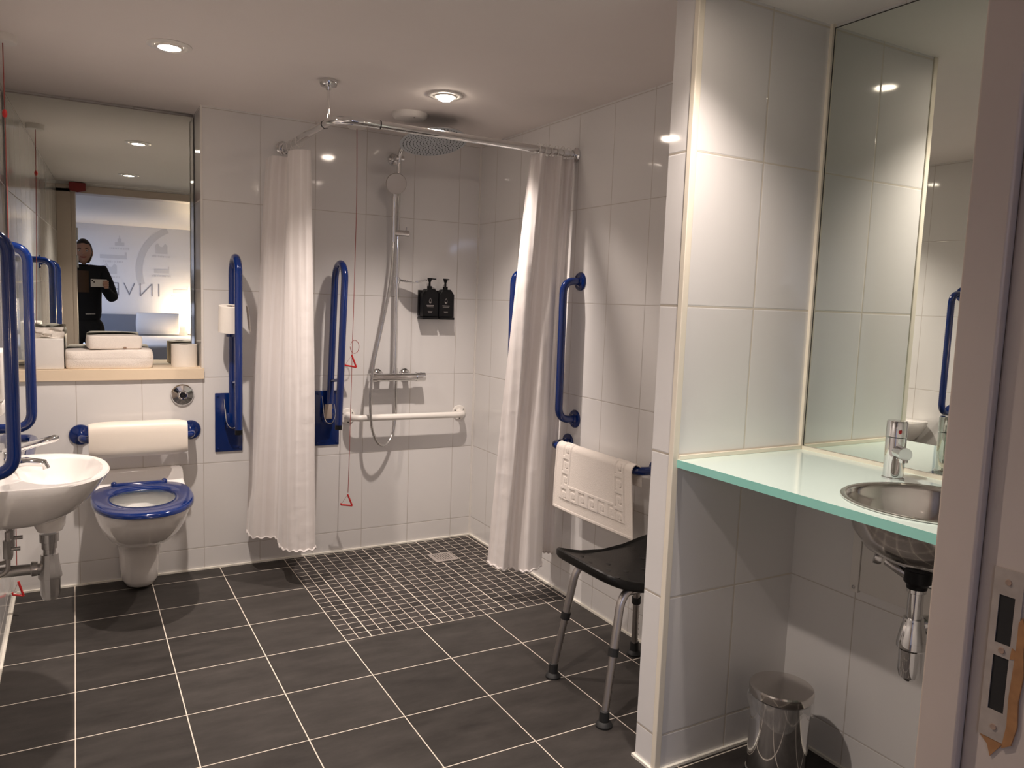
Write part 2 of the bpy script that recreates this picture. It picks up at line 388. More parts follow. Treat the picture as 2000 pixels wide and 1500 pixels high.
for z in (1.70, 1.47):
    h = MB().box(XH - .001, XH + .003, -3.335, -3.30, z - .05, z + .05).cyl((XH + .006, -3.34, z - .05), (XH + .006, -3.34, z + .05), .007, 12)
    h.build('hinge', 'dull_chrome', df)

# ------------------------------------------------------------------ ceiling lights
for i, (x, y, wt, dome) in enumerate(LIGHTS):
    lab = ['round recessed ceiling light, lit, nearest the recessed mirror, above the toilet side', 'round ceiling light with a bright glowing dome above the shower',
           'round recessed ceiling light near the doorway, on the toilet side', 'round recessed ceiling light above the glass counter alcove'][i]
    t = thing('ceiling_light', lab, 'light', (x, y, ZC))
    rg = MB().lathe([(.071, 0), (.071, -.003), (.068, -.005), (.050, -.006), (.046, -.004), (.044, -.002)], (x, y, ZC), n=48, caps=(True, False))
    rg.build('trim_ring', 'plastic_w' if not dome else 'plastic_w', t)
    MB().lathe([(.044, -.003), (.043, -.009), (.036, -.010), (.033, -.004)], (x, y, ZC), n=40, caps=(False, False)).build('gimbal_ring', 'plastic_w', t)
    if dome: MB().lathe([(.034, -.004), (.032, -.014), (.022, -.022), (.001, -.025)], (x, y, ZC), n=32).build('lens', 'lens_dome', t)
    else: MB().lathe([(.036, -.003), (.030, -.007), (.001, -.009)], (x, y, ZC), n=32).build('lens', 'lens', t)
    ld = bpy.data.lights.new('spot', 'SPOT'); ld.energy = wt; ld.color = WARM; ld.spot_size = math.radians(118); ld.spot_blend = 1.0; ld.shadow_soft_size = .022
    lo = bpy.data.objects.new('spot', ld); COL.objects.link(lo); lo.parent = t; lo.location = (0, 0, -.045 if dome else -.028)

# smoke detector and ceiling fan cover
t = thing('smoke_detector', 'white round vent cover on the ceiling over the shower head', 'vent cover', (-.583, -.435, ZC))
MB().lathe([(.080, 0), (.078, -.012), (.066, -.024), (.060, -.026)], (-.583, -.435, ZC), n=48).build('cover', 'plastic_w', t)
MB().cyl((-.583, -.49, ZC - .024), (-.583, -.492, ZC - .026), .004, 12).build('indicator', 'dark', t)
t.name = 'vent_cover'; LOC[t.name] = LOC['smoke_detector']

# ------------------------------------------------------------------ mirrors
NB = Vector((.01895, .9998, .00542)).normalized()
mb_ = MB(); x0, x1, z0, z1 = XL + .004, RX - .004, SZ + .05, 2.098
xa, ya, _ = Vector((0, 0, 1)).cross(NB).normalized() * -1, None, None
def mp(u, z):      # plane through (-1.765, .225, 1.5)
    y = .222 - ((u + 1.765) * NB.x + (z - 1.5) * NB.z) / NB.y
    return y
fr = [(x0, mp(x0, z0), z0), (x1, mp(x1, z0), z0), (x1, mp(x1, z1), z1), (x0, mp(x0, z1), z1)]
bk = [(p_[0], RY + .012, p_[2]) for p_ in fr]
mb_.ring_loft([fr, bk], False, True); mb_.mi = 1; mb_.face(fr)
mo = MB.build(mb_.at(-1.765, .225, z0), 'wall_mirror', ['mirror_edge', 'mirror'], smooth=False)
tag(mo, 'large frameless mirror in the tiled recess above the wooden shelf', 'mirror')
al = MB(); al.box(-.006, -.0001, YD + .001, YF - .013, .905, 2.101)
for fc in al.bm.faces:
    if fc.calc_center_median().x < -.0055: fc.material_index = 1
al.mi = 0
al.box(-.0058, -.0001, YD + .001, YF - .010, 2.101, 2.104).box(-.0065, -.0001, YF - .013, YF - .0102, .905, 2.104)
am = al.at(-.003, -2.7, .9).build('wall_mirror', ['mirror_edge', 'mirror'], smooth=False)
tag(am, 'tall frameless mirror on the wall above the green glass counter', 'mirror')

# ------------------------------------------------------------------ shelf in recess and what stands on it
t = MB().box(XL + .001, -1.386, -.014, mp(-1.4, .95) - .004, SZ, .9485).at(-1.76, .1, SZ).build('shelf', 'beige', bev=.002)
tag(t, 'long cream wooden shelf below the recessed mirror', 'shelf')
ZS = .9485
def superq(cx, cy, hx, hy, z, e=5., n=48, wob=0., seed=0):
    out = []
    for k in range(n):
        a = 2 * PI * k / n; c, s = math.cos(a), math.sin(a)
        r = 1 + wob * math.sin(3 * a + seed) + wob * .6 * math.sin(7 * a + seed * 2)
        out.append((cx + math.copysign(abs(c) ** (2 / e), c) * hx * r, cy + math.copysign(abs(s) ** (2 / e), s) * hy * r, z))
    return out
def folded(name, cx, cy, hx, hy, z0, h, layers, label, rot=0., group=None):
    from mathutils import noise
    b = MB(); rings = []; nr = 22
    for q in range(nr + 1):
        t = q / nr; a = (t - .5) * PI
        k = .90 + .10 * math.cos(a) ** .5 if 0 < t < 1 else .90
        if layers > 1: k -= .016 * math.exp(-((t - .52) / .045) ** 2)
        row = []
        for (x, y, z) in superq(cx, cy, hx * (1 - (1 - k) * .45), hy * (1 - (1 - k) * .8), z0 + t * h, 6.5, 96):
            n = noise.noise(Vector((x * 16, y * 16, z * 22 + hx * 50)))
            m = noise.noise(Vector((x * 5, y * 5, 3 + hx * 20)))
            row.append((x + n * .0035, y + n * .0045 * (1 if y < cy else .3), z + (n * .002 + m * .007) * t * (1 if t < 1 else 1)))
        rings.append(row)
    top = []
    for kk in (.75, .45, .15):
        rr_ = []
        for (x, y, z) in superq(cx, cy, hx * kk, hy * kk, z0 + h + .001, 5., 96):
            m = noise.noise(Vector((x * 5, y * 5, 3 + hx * 20))); rr_.append((x, y, z + m * .007))
        top.append(rr_)
    b.ring_loft(rings + top, True, True)
    c = Vector((cx, cy, z0))
    if rot: bmesh.ops.rotate(b.bm, verts=b.bm.verts[:], cent=c, matrix=Matrix.Rotation(rot, 3, 'Z'))
    return tag(b.at(cx, cy, z0).build(name, 'terry', ang=180), label, 'towel', group)
folded('folded_towel', -1.765, .098, .172, .098, ZS, .080, 2, 'large white folded towel lying flat on the wooden shelf')
ft = folded('folded_towel', -1.745, .09, .108, .062, ZS + .0855, .058, 1, 'small white folded towel on top of the larger one', .09)
LOC[ft.name] = ft.location.copy()
tg = MB().box(-1.712, -1.700, .022, .030, ZS + .0875, ZS + .094, .001).build('care_tag', 'card', ft)
def paper_roll(name, cx, cy, z0, r, h, label, group=None):
    t = thing(name, label, 'toilet roll', (cx, cy, z0), group)
    MB().lathe([(.020, 0), (r, 0), (r, h), (.020, h)], (cx, cy, z0), n=40, caps=(False, False)).build('paper', 'paper', t, ang=50)
    MB().lathe([(.0203, h - .001), (.0203, .001)], (cx, cy, z0), n=32, caps=(False, False)).build('core', 'card', t)
    return t
rl = paper_roll('toilet_roll', -1.457, .105, ZS, .056, .103, 'white toilet roll standing at the right end of the wooden shelf')
b = MB()
for k in range(12):
    a0 = -PI / 2 - .5 + k * .09
    pass
b.ring_loft([[(-1.457 + .0568 * math.cos(a), .105 + .0568 * math.sin(a), z) for a in [-2.1 + .1 * i for i in range(9)]] for z in (ZS + .002, ZS + .101)], False, False, closed=False)
b.build('loose_sheet', 'paper', rl)
t = thing('tissue_box', 'square white tissue box on the shelf behind the blue rails', 'tissue box', (-1.995, .07, ZS))
MB().box(-2.07, -1.938, .005, .135, ZS, ZS + .13, .004).build('box', 'plastic_w', t)
b = MB()
rings = []
for j in range(7):
    z = ZS + .130 + j * .0065
    rings.append([(-2.0 + (.062 + .006 * math.sin(5 * a + j)) * math.cos(a), .07 + (.05 + .008 * math.sin(4 * a + 2 * j)) * math.sin(a), z + .006 * math.sin(3 * a + j)) for a in [2 * PI * k / 30 for k in range(30)]])
rings.append([(-2.0 + .03 * math.cos(a), .07 + .03 * math.sin(a), ZS + .172) for a in [2 * PI * k / 30 for k in range(30)]])
b.ring_loft(rings).build('tissue', 'paper', t, ang=80)

# ------------------------------------------------------------------ grab rails
def flange(b, c, n, r=.040):
    b.lathe([(r, 0), (r, .004), (r * .93, .008), (r * .55, .010), (.017, .016)], c, n, 32)
def grab_rail(name, label, wall_n, a, b_, off, m, cat='grab rail', r=.0165, group=None, screws=True, corner=.055):
    """a,b_: flange centres on the wall; wall_n: unit normal into the room"""
    a, b_, n = Vector(a), Vector(b_), Vector(wall_n)
    t = thing(name, label, cat, a, group)
    q = rounded([a + n * .002, a + n * off, b_ + n * off, b_ + n * .002], corner, 9)
    MB().tube(q, r, 20).build('tube', m, t)
    for c in (a, b_):
        f = MB(); flange(f, c, n); fo = f.build('flange', m, t)
        if screws:
            x, y, d = frame_from(n)
            for k in range(3):
                an = 2 * PI * k / 3 + .6
                p = c + (x * math.cos(an) + y * math.sin(an)) * .030
                MB().cyl(p + n * .008, p + n * .0105, .0035, 10).build('screw', 'dark' if m == 'white_metal' else 'blue', fo)
    return t
grab_rail('grab_rail', 'vertical blue grab rail on the right wall just in front of the curtain', (-1, 0, 0), (0, -.98, 1.398), (0, -.984, .802), .087, 'blue')
grab_rail('grab_rail', 'horizontal blue grab rail on the right wall with a white bath mat hung over it', (-1, 0, 0), (0, -.94, .690), (0, -1.54, .690), .088, 'blue')
grab_rail('grab_rail', 'vertical blue grab rail inside the shower, behind the right curtain', (-1, 0, 0), (0, -.552, 1.440), (0, -.552, .840), .088, 'blue')
grab_rail('grab_rail', 'horizontal white grab rail on the shower wall below the mixer', (0, -1, 0), (-.711, 0, .699), (-.089, 0, .694), .082, 'white_metal', r=.0165)
grab_rail('grab_rail', 'near vertical blue grab rail on the left wall beside the washbasin', (1, 0, 0), (XL, -1.387, 1.424), (XL, -1.387, .806), .100, 'blue')
grab_rail('grab_rail', 'far vertical blue grab rail on the left wall beyond the washbasin', (1, 0, 0), (XL, -.655, 1.424), (XL, -.655, .810), .110, 'blue')
grab_rail('grab_rail', 'low horizontal blue grab rail on the left wall beside the toilet', (1, 0, 0), (XL, -.66, .68), (XL, -.10, .68), .090, 'blue')

def drop_rail(label, px, tilt, paperholder):
    t = thing('hinged_rail', label, 'grab rail', (px, 0, .68))
    MB().box(px - .061, px + .061, -.008, 0, .557, .832, .003).build('wall_plate', 'blue', t)
    for sx in (-.048, .048):
        for z in (.572, .818): MB().lathe([(.006, 0), (.005, .003), (.001, .004)], (px + sx, -.008, z), (0, -1, 0), 14).build('screw', 'blue', t)
    tx = px + (0.010 if not tilt else 0.0)
    def X(z): return tx + tilt * (z - .70)
    zt = 1.452
    rr = .078
    pts = [(X(.70), -.044, .70), (X(zt - rr), -.044, zt - rr)]
    a = arc((X(zt - rr), -.122, zt - rr), (0, .078, 0), (0, 0, rr), 0, PI, 14)
    pts += [(X(p.z), p.y, p.z) for p in a[1:]] + [(X(.69), -.20, .69)]
    MB().tube(pts, .0165, 20).build('rail_tube', 'blue', t)
    MB().tube([(X(.885), -.046, .885), (X(.905), -.198, .905)], .008, 12).build('brace', 'blue', t)
    MB().cyl((X(.690), -.20, .690), (X(.668), -.20, .668), .0168, 20).build('end_cap', 'black', t)
    hb = MB().box(X(.72) - .028, X(.72) + .026, -.060, -.008, .675, .745, .006).cyl((X(.72) - .034, -.035, .71), (X(.72) + .032, -.035, .71), .014)
    hb.build('hinge_block', 'blue', t)
    MB().tube([(X(.8) - .032, -.02, .805)] + [Vector(p) for p in arc((X(.7) - .004, -.062, .73), (-.028, 0, 0), (0, -.004, -.055), 0, PI, 12)] + [(X(.77) + .02, -.05, .77)], .002, 8).build('spring_wire', 'dull_chrome', t)
    return t
drop_rail('blue hinged support rail folded upright beside the toilet, holding the toilet roll', -1.279, 0., True)
dr = drop_rail('blue hinged support rail folded upright between the curtain and the shower', -.815, .030, False)
lb = MB().box(-.845, -.809, -.066, -.0635, .70, .772, .0008).build('label', 'plate_worn', dr); lb['label'] = 'yellowed paper label at the hinge'
# roll held on the first rail
t = paper_roll('toilet_roll', -1.290, -.112, 1.122, .0503, .116, 'white toilet roll hung on the blue folded rail beside the toilet')
t.rotation_euler.x = .15
MB().ring_loft([[(-1.2295 + (.012 + .03 * q * .5), -.122 + .055 - .018 * i * .9 + .004 * q, z) for i in range(5)] for q, z in ((0, 1.236), (.5, 1.18), (1, 1.125))], False, False, closed=False).build('loose_sheet', 'paper', t)
hp = thing('roll_holder', 'small blue base and pin under the toilet roll on the folded rail', 'roll holder', (-1.286, -.108, 1.09))
MB().cyl((-1.290, -.110, 1.106), (-1.290, -.129, 1.236), .006, 14).tube([(-1.290, -.110, 1.108), (-1.272, -.08, 1.106), (-1.270, -.058, 1.106)], .004, 10).build('pin', 'dull_chrome', hp)
MB().cyl((-1.290, -.1095, 1.100), (-1.290, -.1105, 1.112), .017, 20).build('base', 'blue', hp)

# ------------------------------------------------------------------ toilet
TXc = -1.668
def egg(cx, yb, yf, hw, z, n=48, e=2.35, eb=4.):
    """outline: yb rear, yf front (yf<yb)"""
    out = []; ym = yb + (yf - yb) * .42
    for k in range(n):
        a = 2 * PI * k / n; c, s = math.cos(a), math.sin(a)
        if s > 0: x = math.copysign(abs(c) ** (2 / eb), c) * hw; y = ym + (yb - ym) * abs(s) ** (2 / eb)
        else: x = math.copysign(abs(c) ** (2 / e), c) * hw; y = ym + (yf - ym) * abs(s) ** (2 / e)
        out.append((cx + x, y, z))
    return out
tl = thing('toilet', 'white wall-hung toilet with a bright blue seat ring', 'toilet', (TXc, 0, .01))
pan = MB()
outer = [(.010, 0, -.150, .045), (.016, 0, -.168, .062), (.04, 0, -.182, .073), (.09, 0, -.192, .078), (.16, 0, -.205, .082), (.205, 0, -.23, .088), (.235, 0, -.30, .105), (.265, 0, -.40, .128), (.31, 0, -.495, .150), (.36, 0, -.56, .168), (.40, 0, -.600, .177), (.432, 0, -.615, .180), (.440, 0, -.610, .177)]
rings = [egg(TXc, -.001, yf, hw, z) for z, yb, yf, hw in outer]
inner = [(.440, -.17, -.575, .145), (.425, -.18, -.56, .135), (.37, -.19, -.53, .118), (.31, -.20, -.46, .095), (.27, -.22, -.38, .065), (.262, -.24, -.36, .05)]
rings += [egg(TXc, yb, yf, hw, z) for z, yb, yf, hw in inner]
pan.ring_loft(rings, True, True).build('pan', 'ceramic', tl, ang=50)
MB().ring_loft([egg(TXc, -.20, -.43, .082, .30), egg(TXc, -.20, -.43, .082, .3005)]).build('water', 'glass_top', tl)
bk = MB().prism([(0, .40), (-.155, .40), (-.155, .442), (-.145, .450), (-.095, .462), (-.06, .500), (-.03, .508), (0, .508)], 'x', TXc - .184, TXc + .184)
bk.build('rear_shelf', 'ceramic', tl, bev=.012)
st = MB()
o_ = [(.443, .985), (.446, 1.), (.458, 1.), (.463, .985), (.466, .955)]
rr = []
for z, k in o_: rr.append(egg(TXc, -.115 - (1 - k) * .2, -.13 - .515 * k, .188 * k, z, 64, 2.3, 3.2))
for z, k in ((.466, .86), (.461, .80), (.452, .78), (.443, .79)):
    rr.append(egg(TXc, -.200 + (k - .8) * .4, -.520 - (k - .8) * .9, .126 + (k - .8) * .33, z, 64, 2.2, 2.4))
rr.append(rr[0])
st.ring_loft(rr, False, False).build('seat_ring', 'blue', tl, ang=60)
hg = MB().box(TXc - .095, TXc + .100, -.150, -.115, .448, .472, .008).ball((TXc - .096, -.118, .464), .013).ball((TXc + .100, -.118, .464), .013)
hg.build('seat_hinge', 'blue', tl)
# back support
bs = thing('back_support', 'cream padded back cushion on a blue rail above the toilet', 'back support', (TXc, 0, .66))
for x in (-1.884, -1.445):
    f = MB(); flange(f, (x, 0, .667), (0, -1, 0), .044); fo = f.build('flange', 'blue', bs)
MB().tube(rounded([(-1.884, -.002, .667), (-1.875, -.115, .662), (-1.454, -.115, .662), (-1.445, -.002, .667)], .04, 7), .0165, 18).build('tube', 'blue', bs)
b = MB(); cr = []
for i in range(13):
    x = -1.855 + .380 * i / 12; k = 1 - .10 * (abs(i - 6) / 6) ** 8 * 1.0
    sec = []
    for q in range(32):
        a = 2 * PI * q / 32; c, s = math.cos(a), math.sin(a)
        sec.append((x, -.118 + math.copysign(abs(c) ** .55, c) * .046 * k, .660 + math.copysign(abs(s) ** .55, s) * .075 * k))
    cr.append(sec)
b.ring_loft(cr).build('cushion', 'pad', bs, ang=50)
# flush button
fb = thing('flush_button', 'round chrome flush button on the tiles above the back cushion', 'flush button', (-1.478, 0, .828))
MB().lathe([(.0485, 0), (.049, .004), (.044, .010), (.022, .013), (.019, .011)], (-1.478, 0, .828), (0, -1, 0), 24).build('dish', 'chrome', fb, ang=25)
MB().lathe([(.018, .006), (.018, .017), (.014, .020), (.006, .020), (.001, .016)], (-1.478, 0, .828), (0, -1, 0), 24).build('button', 'chrome', fb, ang=30)
MB().cyl((-1.478, -.0195, .828), (-1.478, -.0205, .828), .005, 16).build('centre', 'dark', fb)

# ------------------------------------------------------------------ washbasin on the left wall
by = -1.03
ba = thing('washbasin', 'small white wall-hung washbasin on the left wall under the blue rails', 'washbasin', (XL, by, .57))
def dee(x1, hy, z, n=48, e=2.2, x0=XL + .001):
    out = []
    for k in range(n):
        a = 2 * PI * k / n; c, s = math.cos(a), math.sin(a)
        xm = x0 + (x1 - x0) * .40
        if c > 0: x = xm + (x1 - xm) * abs(c) ** (2 / e)
        else: x = xm - (xm - x0) * abs(c) ** (2 / 6.)
        ee = e if c > 0 else 6.
        y = math.copysign(abs(s) ** (2 / ee), s) * hy
        out.append((x, by + y, z))
    return out
rings = [dee(-2.00, .05, .581), dee(-1.965, .085, .584), dee(-1.935, .130, .597), dee(-1.89, .185, .628), dee(-1.85, .230, .672), dee(-1.820, .256, .712), dee(-1.808, .262, .733), dee(-1.812, .260, .738)]
def inn(cx, hx, hy, z): return [(cx + math.cos(2 * PI * k / 48) * hx, by + math.sin(2 * PI * k / 48) * hy, z) for k in range(48)]
rings += [inn(-1.945, .118, .215, .738), inn(-1.945, .110, .205, .728), inn(-1.945, .095, .185, .69), inn(-1.95, .075, .14, .645), inn(-1.955, .045, .07, .618), inn(-1.96, .02, .02, .612)]
MB().ring_loft(rings).build('bowl', 'ceramic', ba, ang=50)
MB().lathe([(.044, .02), (.042, -.01), (.034, -.028)], (-1.975, by, .575), n=32).build('outlet_boss', 'ceramic', ba)
tr = thing('bottle_trap', 'dark chrome bottle trap and waste pipe under the white washbasin', 'waste trap', (-1.975, by, .35))
tc_ = (-1.978, by)
MB().lathe([(.026, .538), (.026, .512), (.021, .510), (.021, .490), (.017, .488), (.017, .470)], (*tc_, 0), n=28).build('coupling', 'dull_chrome', tr, ang=30)
MB().lathe([(.024, .472), (.025, .458), (.027, .440), (.033, .405), (.033, .398), (.028, .396), (.027, .345), (.022, .330), (.012, .327)], (*tc_, 0), n=12).build('bottle', 'dull_chrome', tr, ang=20)
MB().tube([(-1.99, by, .428), (-2.06, by, .430), (-2.138, by, .430)], .017, 18).lathe([(.022, 0), (.023, .006), (.023, .016), (.021, .018)], (-2.01, by, .430), (-1, 0, 0), 20).build('waste_pipe', 'dull_chrome', tr)
sv = thing('supply_pipes', 'pair of thin hot and cold water pipes rising under the washbasin', 'pipes', (-2.10, by, .42))
for k, yy in enumerate((by + .06, by - .06)):
    MB().tube(rounded([(-2.138, yy, .44), (-2.082, yy, .44), (-2.082, yy, .570)], .03, 6), .0065, 12).build('pipe', 'alu', sv)
    MB().cyl((-2.082, yy, .49), (-2.082, yy, .545), .012, 8).tube([(-2.082, yy, .517), (-2.05, yy, .517)], .006, 10).build('isolating_valve', 'dull_chrome', sv)
# lever tap
tp = thing('lever_tap', 'chrome long lever tap on the white washbasin', 'tap', (-2.085, by, .738))
MB().lathe([(.026, 0), (.024, .006), (.022, .03), (.024, .055), (.018, .064)], (-2.085, by, .738), n=28).build('body', 'chrome', tp)
MB().tube([(-2.08, by, .760), (-2.03, by, .766), (-1.985, by, .758), (-1.98, by, .742)], [.017, .014, .012, .011], 18).build('spout', 'chrome', tp)
MB().tube([(-2.088, by, .795), (-2.06, by, .806), (-2.00, by, .822), (-1.955, by, .834), (-1.945, by, .836)], [.012, .013, .010, .011, .006], 16).build('lever', 'chrome', tp)
# soap dispenser on left wall
t = thing('soap_dispenser', 'white plastic dispenser on the left wall behind the near blue rail', 'dispenser', (XL, -.80, .89))
MB().box(XL, XL + .045, -.87, -.72, .93, 1.09, .008).build('case', 'plastic_w', t)
MB().box(XL, XL + .043, -.865, -.725, .885, .926, .006).build('push_bar', 'plastic_w', t)

# ------------------------------------------------------------------ pull cords
def cord_thing(name, label, cx, cy, path, handles, rose=True, loops=(), m='cord', knots=()):
    t = thing(name, label, 'pull cord', (cx, cy, ZC))
    if rose: MB().lathe([(.043, 0), (.043, -.022), (.040, -.026), (.001, -.027)], (cx, cy, ZC), n=40).build('ceiling_rose', 'plastic_w', t)
    MB().tube(path, .0016, 8).build('cord', m, t)
    for lp in loops: MB().tube(lp, .0014, 8).build('loop', m, t)
    for hx, hy, hz, s in handles:
        P = [(hx, hy, hz + .055), (hx - .020 * s, hy, hz + .012), (hx - .034 * s, hy, hz + .006), (hx - .036 * s, hy, hz + .012)]
        b = MB().tube([(hx - .002, hy, hz + .060), (hx + .022 * abs(s), hy, hz)], .0042, 10)
        b.tube([(hx + .022 * abs(s), hy, hz), (hx - .034 * s, hy, hz + .010), (hx - .036 * s, hy, hz + .018)], .0042, 10)
        b.build('handle', 'red', t)
        MB().tube([(hx - .002, hy, hz + .058), (hx - .030 * s, hy, hz + .018)], .0006, 6).build('handle_string', 'cord', t)
    for kx, ky, kz in knots: MB().ball((kx, ky, kz), .008, (1, 1, 1.8), 12).build('toggle', 'red', t)
    return t
lp = [Vector((-.722 + .022 * math.sin(a) * (1 if a > 0 else 1) + .012, -.10, 1.055 + .032 * math.cos(a) + .0)) for a in [2 * PI * k / 20 - 1.2 for k in range(20)]]
cord_thing('pull_cord', 'red emergency pull cord with two triangular handles hanging in the shower', -.717, -.108,
           catmull([(-.717, -.108, 2.09), (-.711, -.10, 1.75), (-.718, -.10, 1.25), (-.722, -.10, 1.02), (-.727, -.10, .65), (-.733, -.10, .33)], 30),
           [(-.722, -.10, .955, 1), (-.733, -.10, .262, 1)], loops=[lp])
cord_thing('pull_cord', 'red pull cord with a triangular handle on the far left beside the washbasin', -2.085, -.60,
           catmull([(-2.083, -.60, 2.09), (-2.086, -.56, 1.73), (-2.095, -.45, 1.0), (-2.108, -.30, .42), (-2.112, -.28, .17)], 30),
           [(-2.106, -.28, .085, .62)], knots=[(-2.0845, -.583, 1.865)])

# ------------------------------------------------------------------ shower rail and curtains
ZR = 1.955
sr = thing('shower_rail', 'chrome L-shaped shower curtain rail hung from the ceiling', 'curtain rail', (-1.035, -.84, ZR))
pts = rounded([(-1.037, 0, 1.972), (-1.036, -.85, 1.953), (0, -.905, 1.938)], .10, 12)
MB().tube(pts, .0155, 20).build('rail', 'chrome', sr)
for p, d in (((-1.037, 0, 1.972), (0, -1, 0)), ((0, -.905, 1.938), (-1, 0, 0))):
    MB().lathe([(.031, 0), (.031, .006), (.020, .016), (.0185, .022)], p, d, 28).build('wall_flange', 'chrome', sr)
for p, q in (((-1.0365, -.70, 1.9563), (-1.0365, -.704, 1.9562)), ((-.872, -.8588, 1.9506), (-.868, -.859, 1.9505))):
    MB().cyl(p, q, .0165, 24).build('joint_band', 'black', sr)
MB().cyl((-1.035, -.738, ZC - .02), (-1.035, -.738, 1.965), .0045, 14).build('drop_rod', 'chrome', sr)
MB().lathe([(.034, 0), (.035, -.012), (.030, -.022), (.012, -.026), (.010, -.036)], (-1.035, -.738, ZC), n=32).build('ceiling_cup', 'chrome', sr)
def curtain(label, top, bot, zt, zb, rings, eyelet=None):
    n, mz = 150, 40
    A = catmull([(*p, 0) for p in top], n); B = catmull([(*p, 0) for p in bot], n)
    t = thing('shower_curtain', label, 'curtain', (A[n // 2].x, A[n // 2].y, zt))
    bm = bmesh.new(); uvl = bm.loops.layers.uv.new('UVMap'); V = []
    for j in range(mz + 1):
        f = j / mz; g = f ** .85; row = []
        for i in range(n + 1):
            p = A[i].lerp(B[i], g)
            z = zt + (zb(i / n) - zt) * f
            wob = .0022 * math.sin(i * .22 + f * 6) + .0012 * math.sin(i * .55 - f * 13)
            row.append(bm.verts.new((p.x + wob, p.y + wob * .8, z)))
        V.append(row)
    for j in range(mz):
        for i in range(n):
            fc = bm.faces.new((V[j][i], V[j][i + 1], V[j + 1][i + 1], V[j + 1][i]))
            for l, (uu, vv) in zip(fc.loops, ((i, j), (i + 1, j), (i + 1, j + 1), (i, j + 1))): l[uvl].uv = (uu / n, vv / mz)
    b = MB(); b.bm.free(); b.bm = bm
    o = b.build('cloth', 'curtain', t, ang=180)
    hem = MB()
    hem.tube([V_ for V_ in [A[i].lerp(B[i], 1) + Vector((0, 0, zb(i / n) + .004 * math.sin(i * .8))) for i in range(0, n + 1)]], .0045, 6)
    hem.build('hem', 'curtain', t)
    for p in rings:
        MB().tube(arc(p, (0 if abs(p[3]) else .017, .017 if abs(p[3]) else 0, 0), (0, 0, .026), 0, 2 * PI, 18) if False else arc(p[:3], Vector((.0195, 0, 0)) if p[3] else Vector((0, .0195, 0)), (0, 0, .025), 0, 2 * PI, 20), .0014, 6).build('ring', 'plastic_w', t)
    if eyelet: MB().lathe([(.006, 0), (.006, .003), (.003, .004)], eyelet[0], eyelet[1], 16).build('eyelet', 'dark', t)
    return t
curtain('white satin shower curtain bunched at the back wall beside the hinged blue rail',
        [(-1.115, -.03), (-1.105, -.13), (-1.045, -.16), (-1.080, -.29), (-1.040, -.37), (-1.000, -.36), (-1.005, -.24), (-.965, -.16)],
        [(-1.205, -.03), (-1.195, -.15), (-1.105, -.19), (-1.115, -.35), (-1.060, -.42), (-.975, -.40), (-.985, -.22), (-.905, -.08)],
        1.912, lambda u: .172, [(-1.037, y, 1.955, 1) for y in (-.08, -.16, -.24, -.32)], ((-1.047, -.349, 1.872), (-.3, -.95, 0)))
curtain('white satin shower curtain bunched against the right wall at the end of the rail',
        [(-.215, -.885), (-.180, -.935), (-.140, -.888), (-.095, -.938), (-.058, -.888), (-.030, -.93), (-.012, -.90)],
        [(-.345, -.86), (-.300, -.93), (-.245, -.88), (-.215, -.975), (-.130, -.965), (-.105, -.86), (-.045, -.84), (-.012, -.87)],
        1.918, lambda u: .165 - .05 * math.sin(min(u * 1.6, 1) * PI) * .6, [(x, -.90 + .02 * 0, 1.942, 0) for x in (-.19, -.16, -.13, -.10, -.07, -.04)])

# ------------------------------------------------------------------ shower set
sh = thing('shower_set', 'chrome shower set with round overhead rose, riser rail and thermostatic mixer', 'shower', (-.487, 0, .9))
rx, ry_ = -.487, -.068
MB().tube(catmull([(rx, ry_, .905), (rx, ry_, 1.4), (rx, ry_, 1.85), (rx, ry_ - .004, 1.985), (rx + .003, ry_ - .035, 2.035), (rx + .008, ry_ - .09, 2.062), (rx + .02, ry_ - .20, 2.078), (rx + .030, ry_ - .30, 2.072), (rx + .033, ry_ - .33, 2.045)], 60), .0105, 18).build('riser', 'chrome', sh)
hc = Vector((-.452, -.405, 2.014)); hd = Vector((.03, -.25, -1)).normalized()
MB().lathe([(.014, -.045), (.020, -.022), (.060, -.012), (.150, -.006), (.155, -.002), (.155, .002)], hc, hd, 56, caps=(True, False)).build('overhead_rose', 'chrome', sh)
nz = MB().lathe([(.155, .002), (.001, .0025)], hc, hd, 56, caps=(False, True))
face = nz.build('spray_face', 'spray_grey', sh)
nz = MB(); x_, y_, d_ = frame_from(hd)
for ring in range(1, 10):
    cnt = ring * 6
    for k in range(cnt):
        a = 2 * PI * k / cnt + ring * .2; c = hc + (x_ * math.cos(a) + y_ * math.sin(a)) * ring * .0155 + d_ * .002
        nz.cyl(c, c + d_ * .003, .0017, 6)
nz.build('nozzles', 'black_rubber', sh)['kind'] = 'stuff'
MB().lathe([(.030, 0), (.030, .005), (.026, .010), (.014, .012), (.012, .06)], (rx - .006, 0, 1.985), (0, -1, 0), 30).build('top_bracket', 'chrome', sh)
MB().cyl((rx - .018, ry_, 1.985), (rx + .022, ry_, 1.985), .013).build('top_clamp', 'chrome', sh)
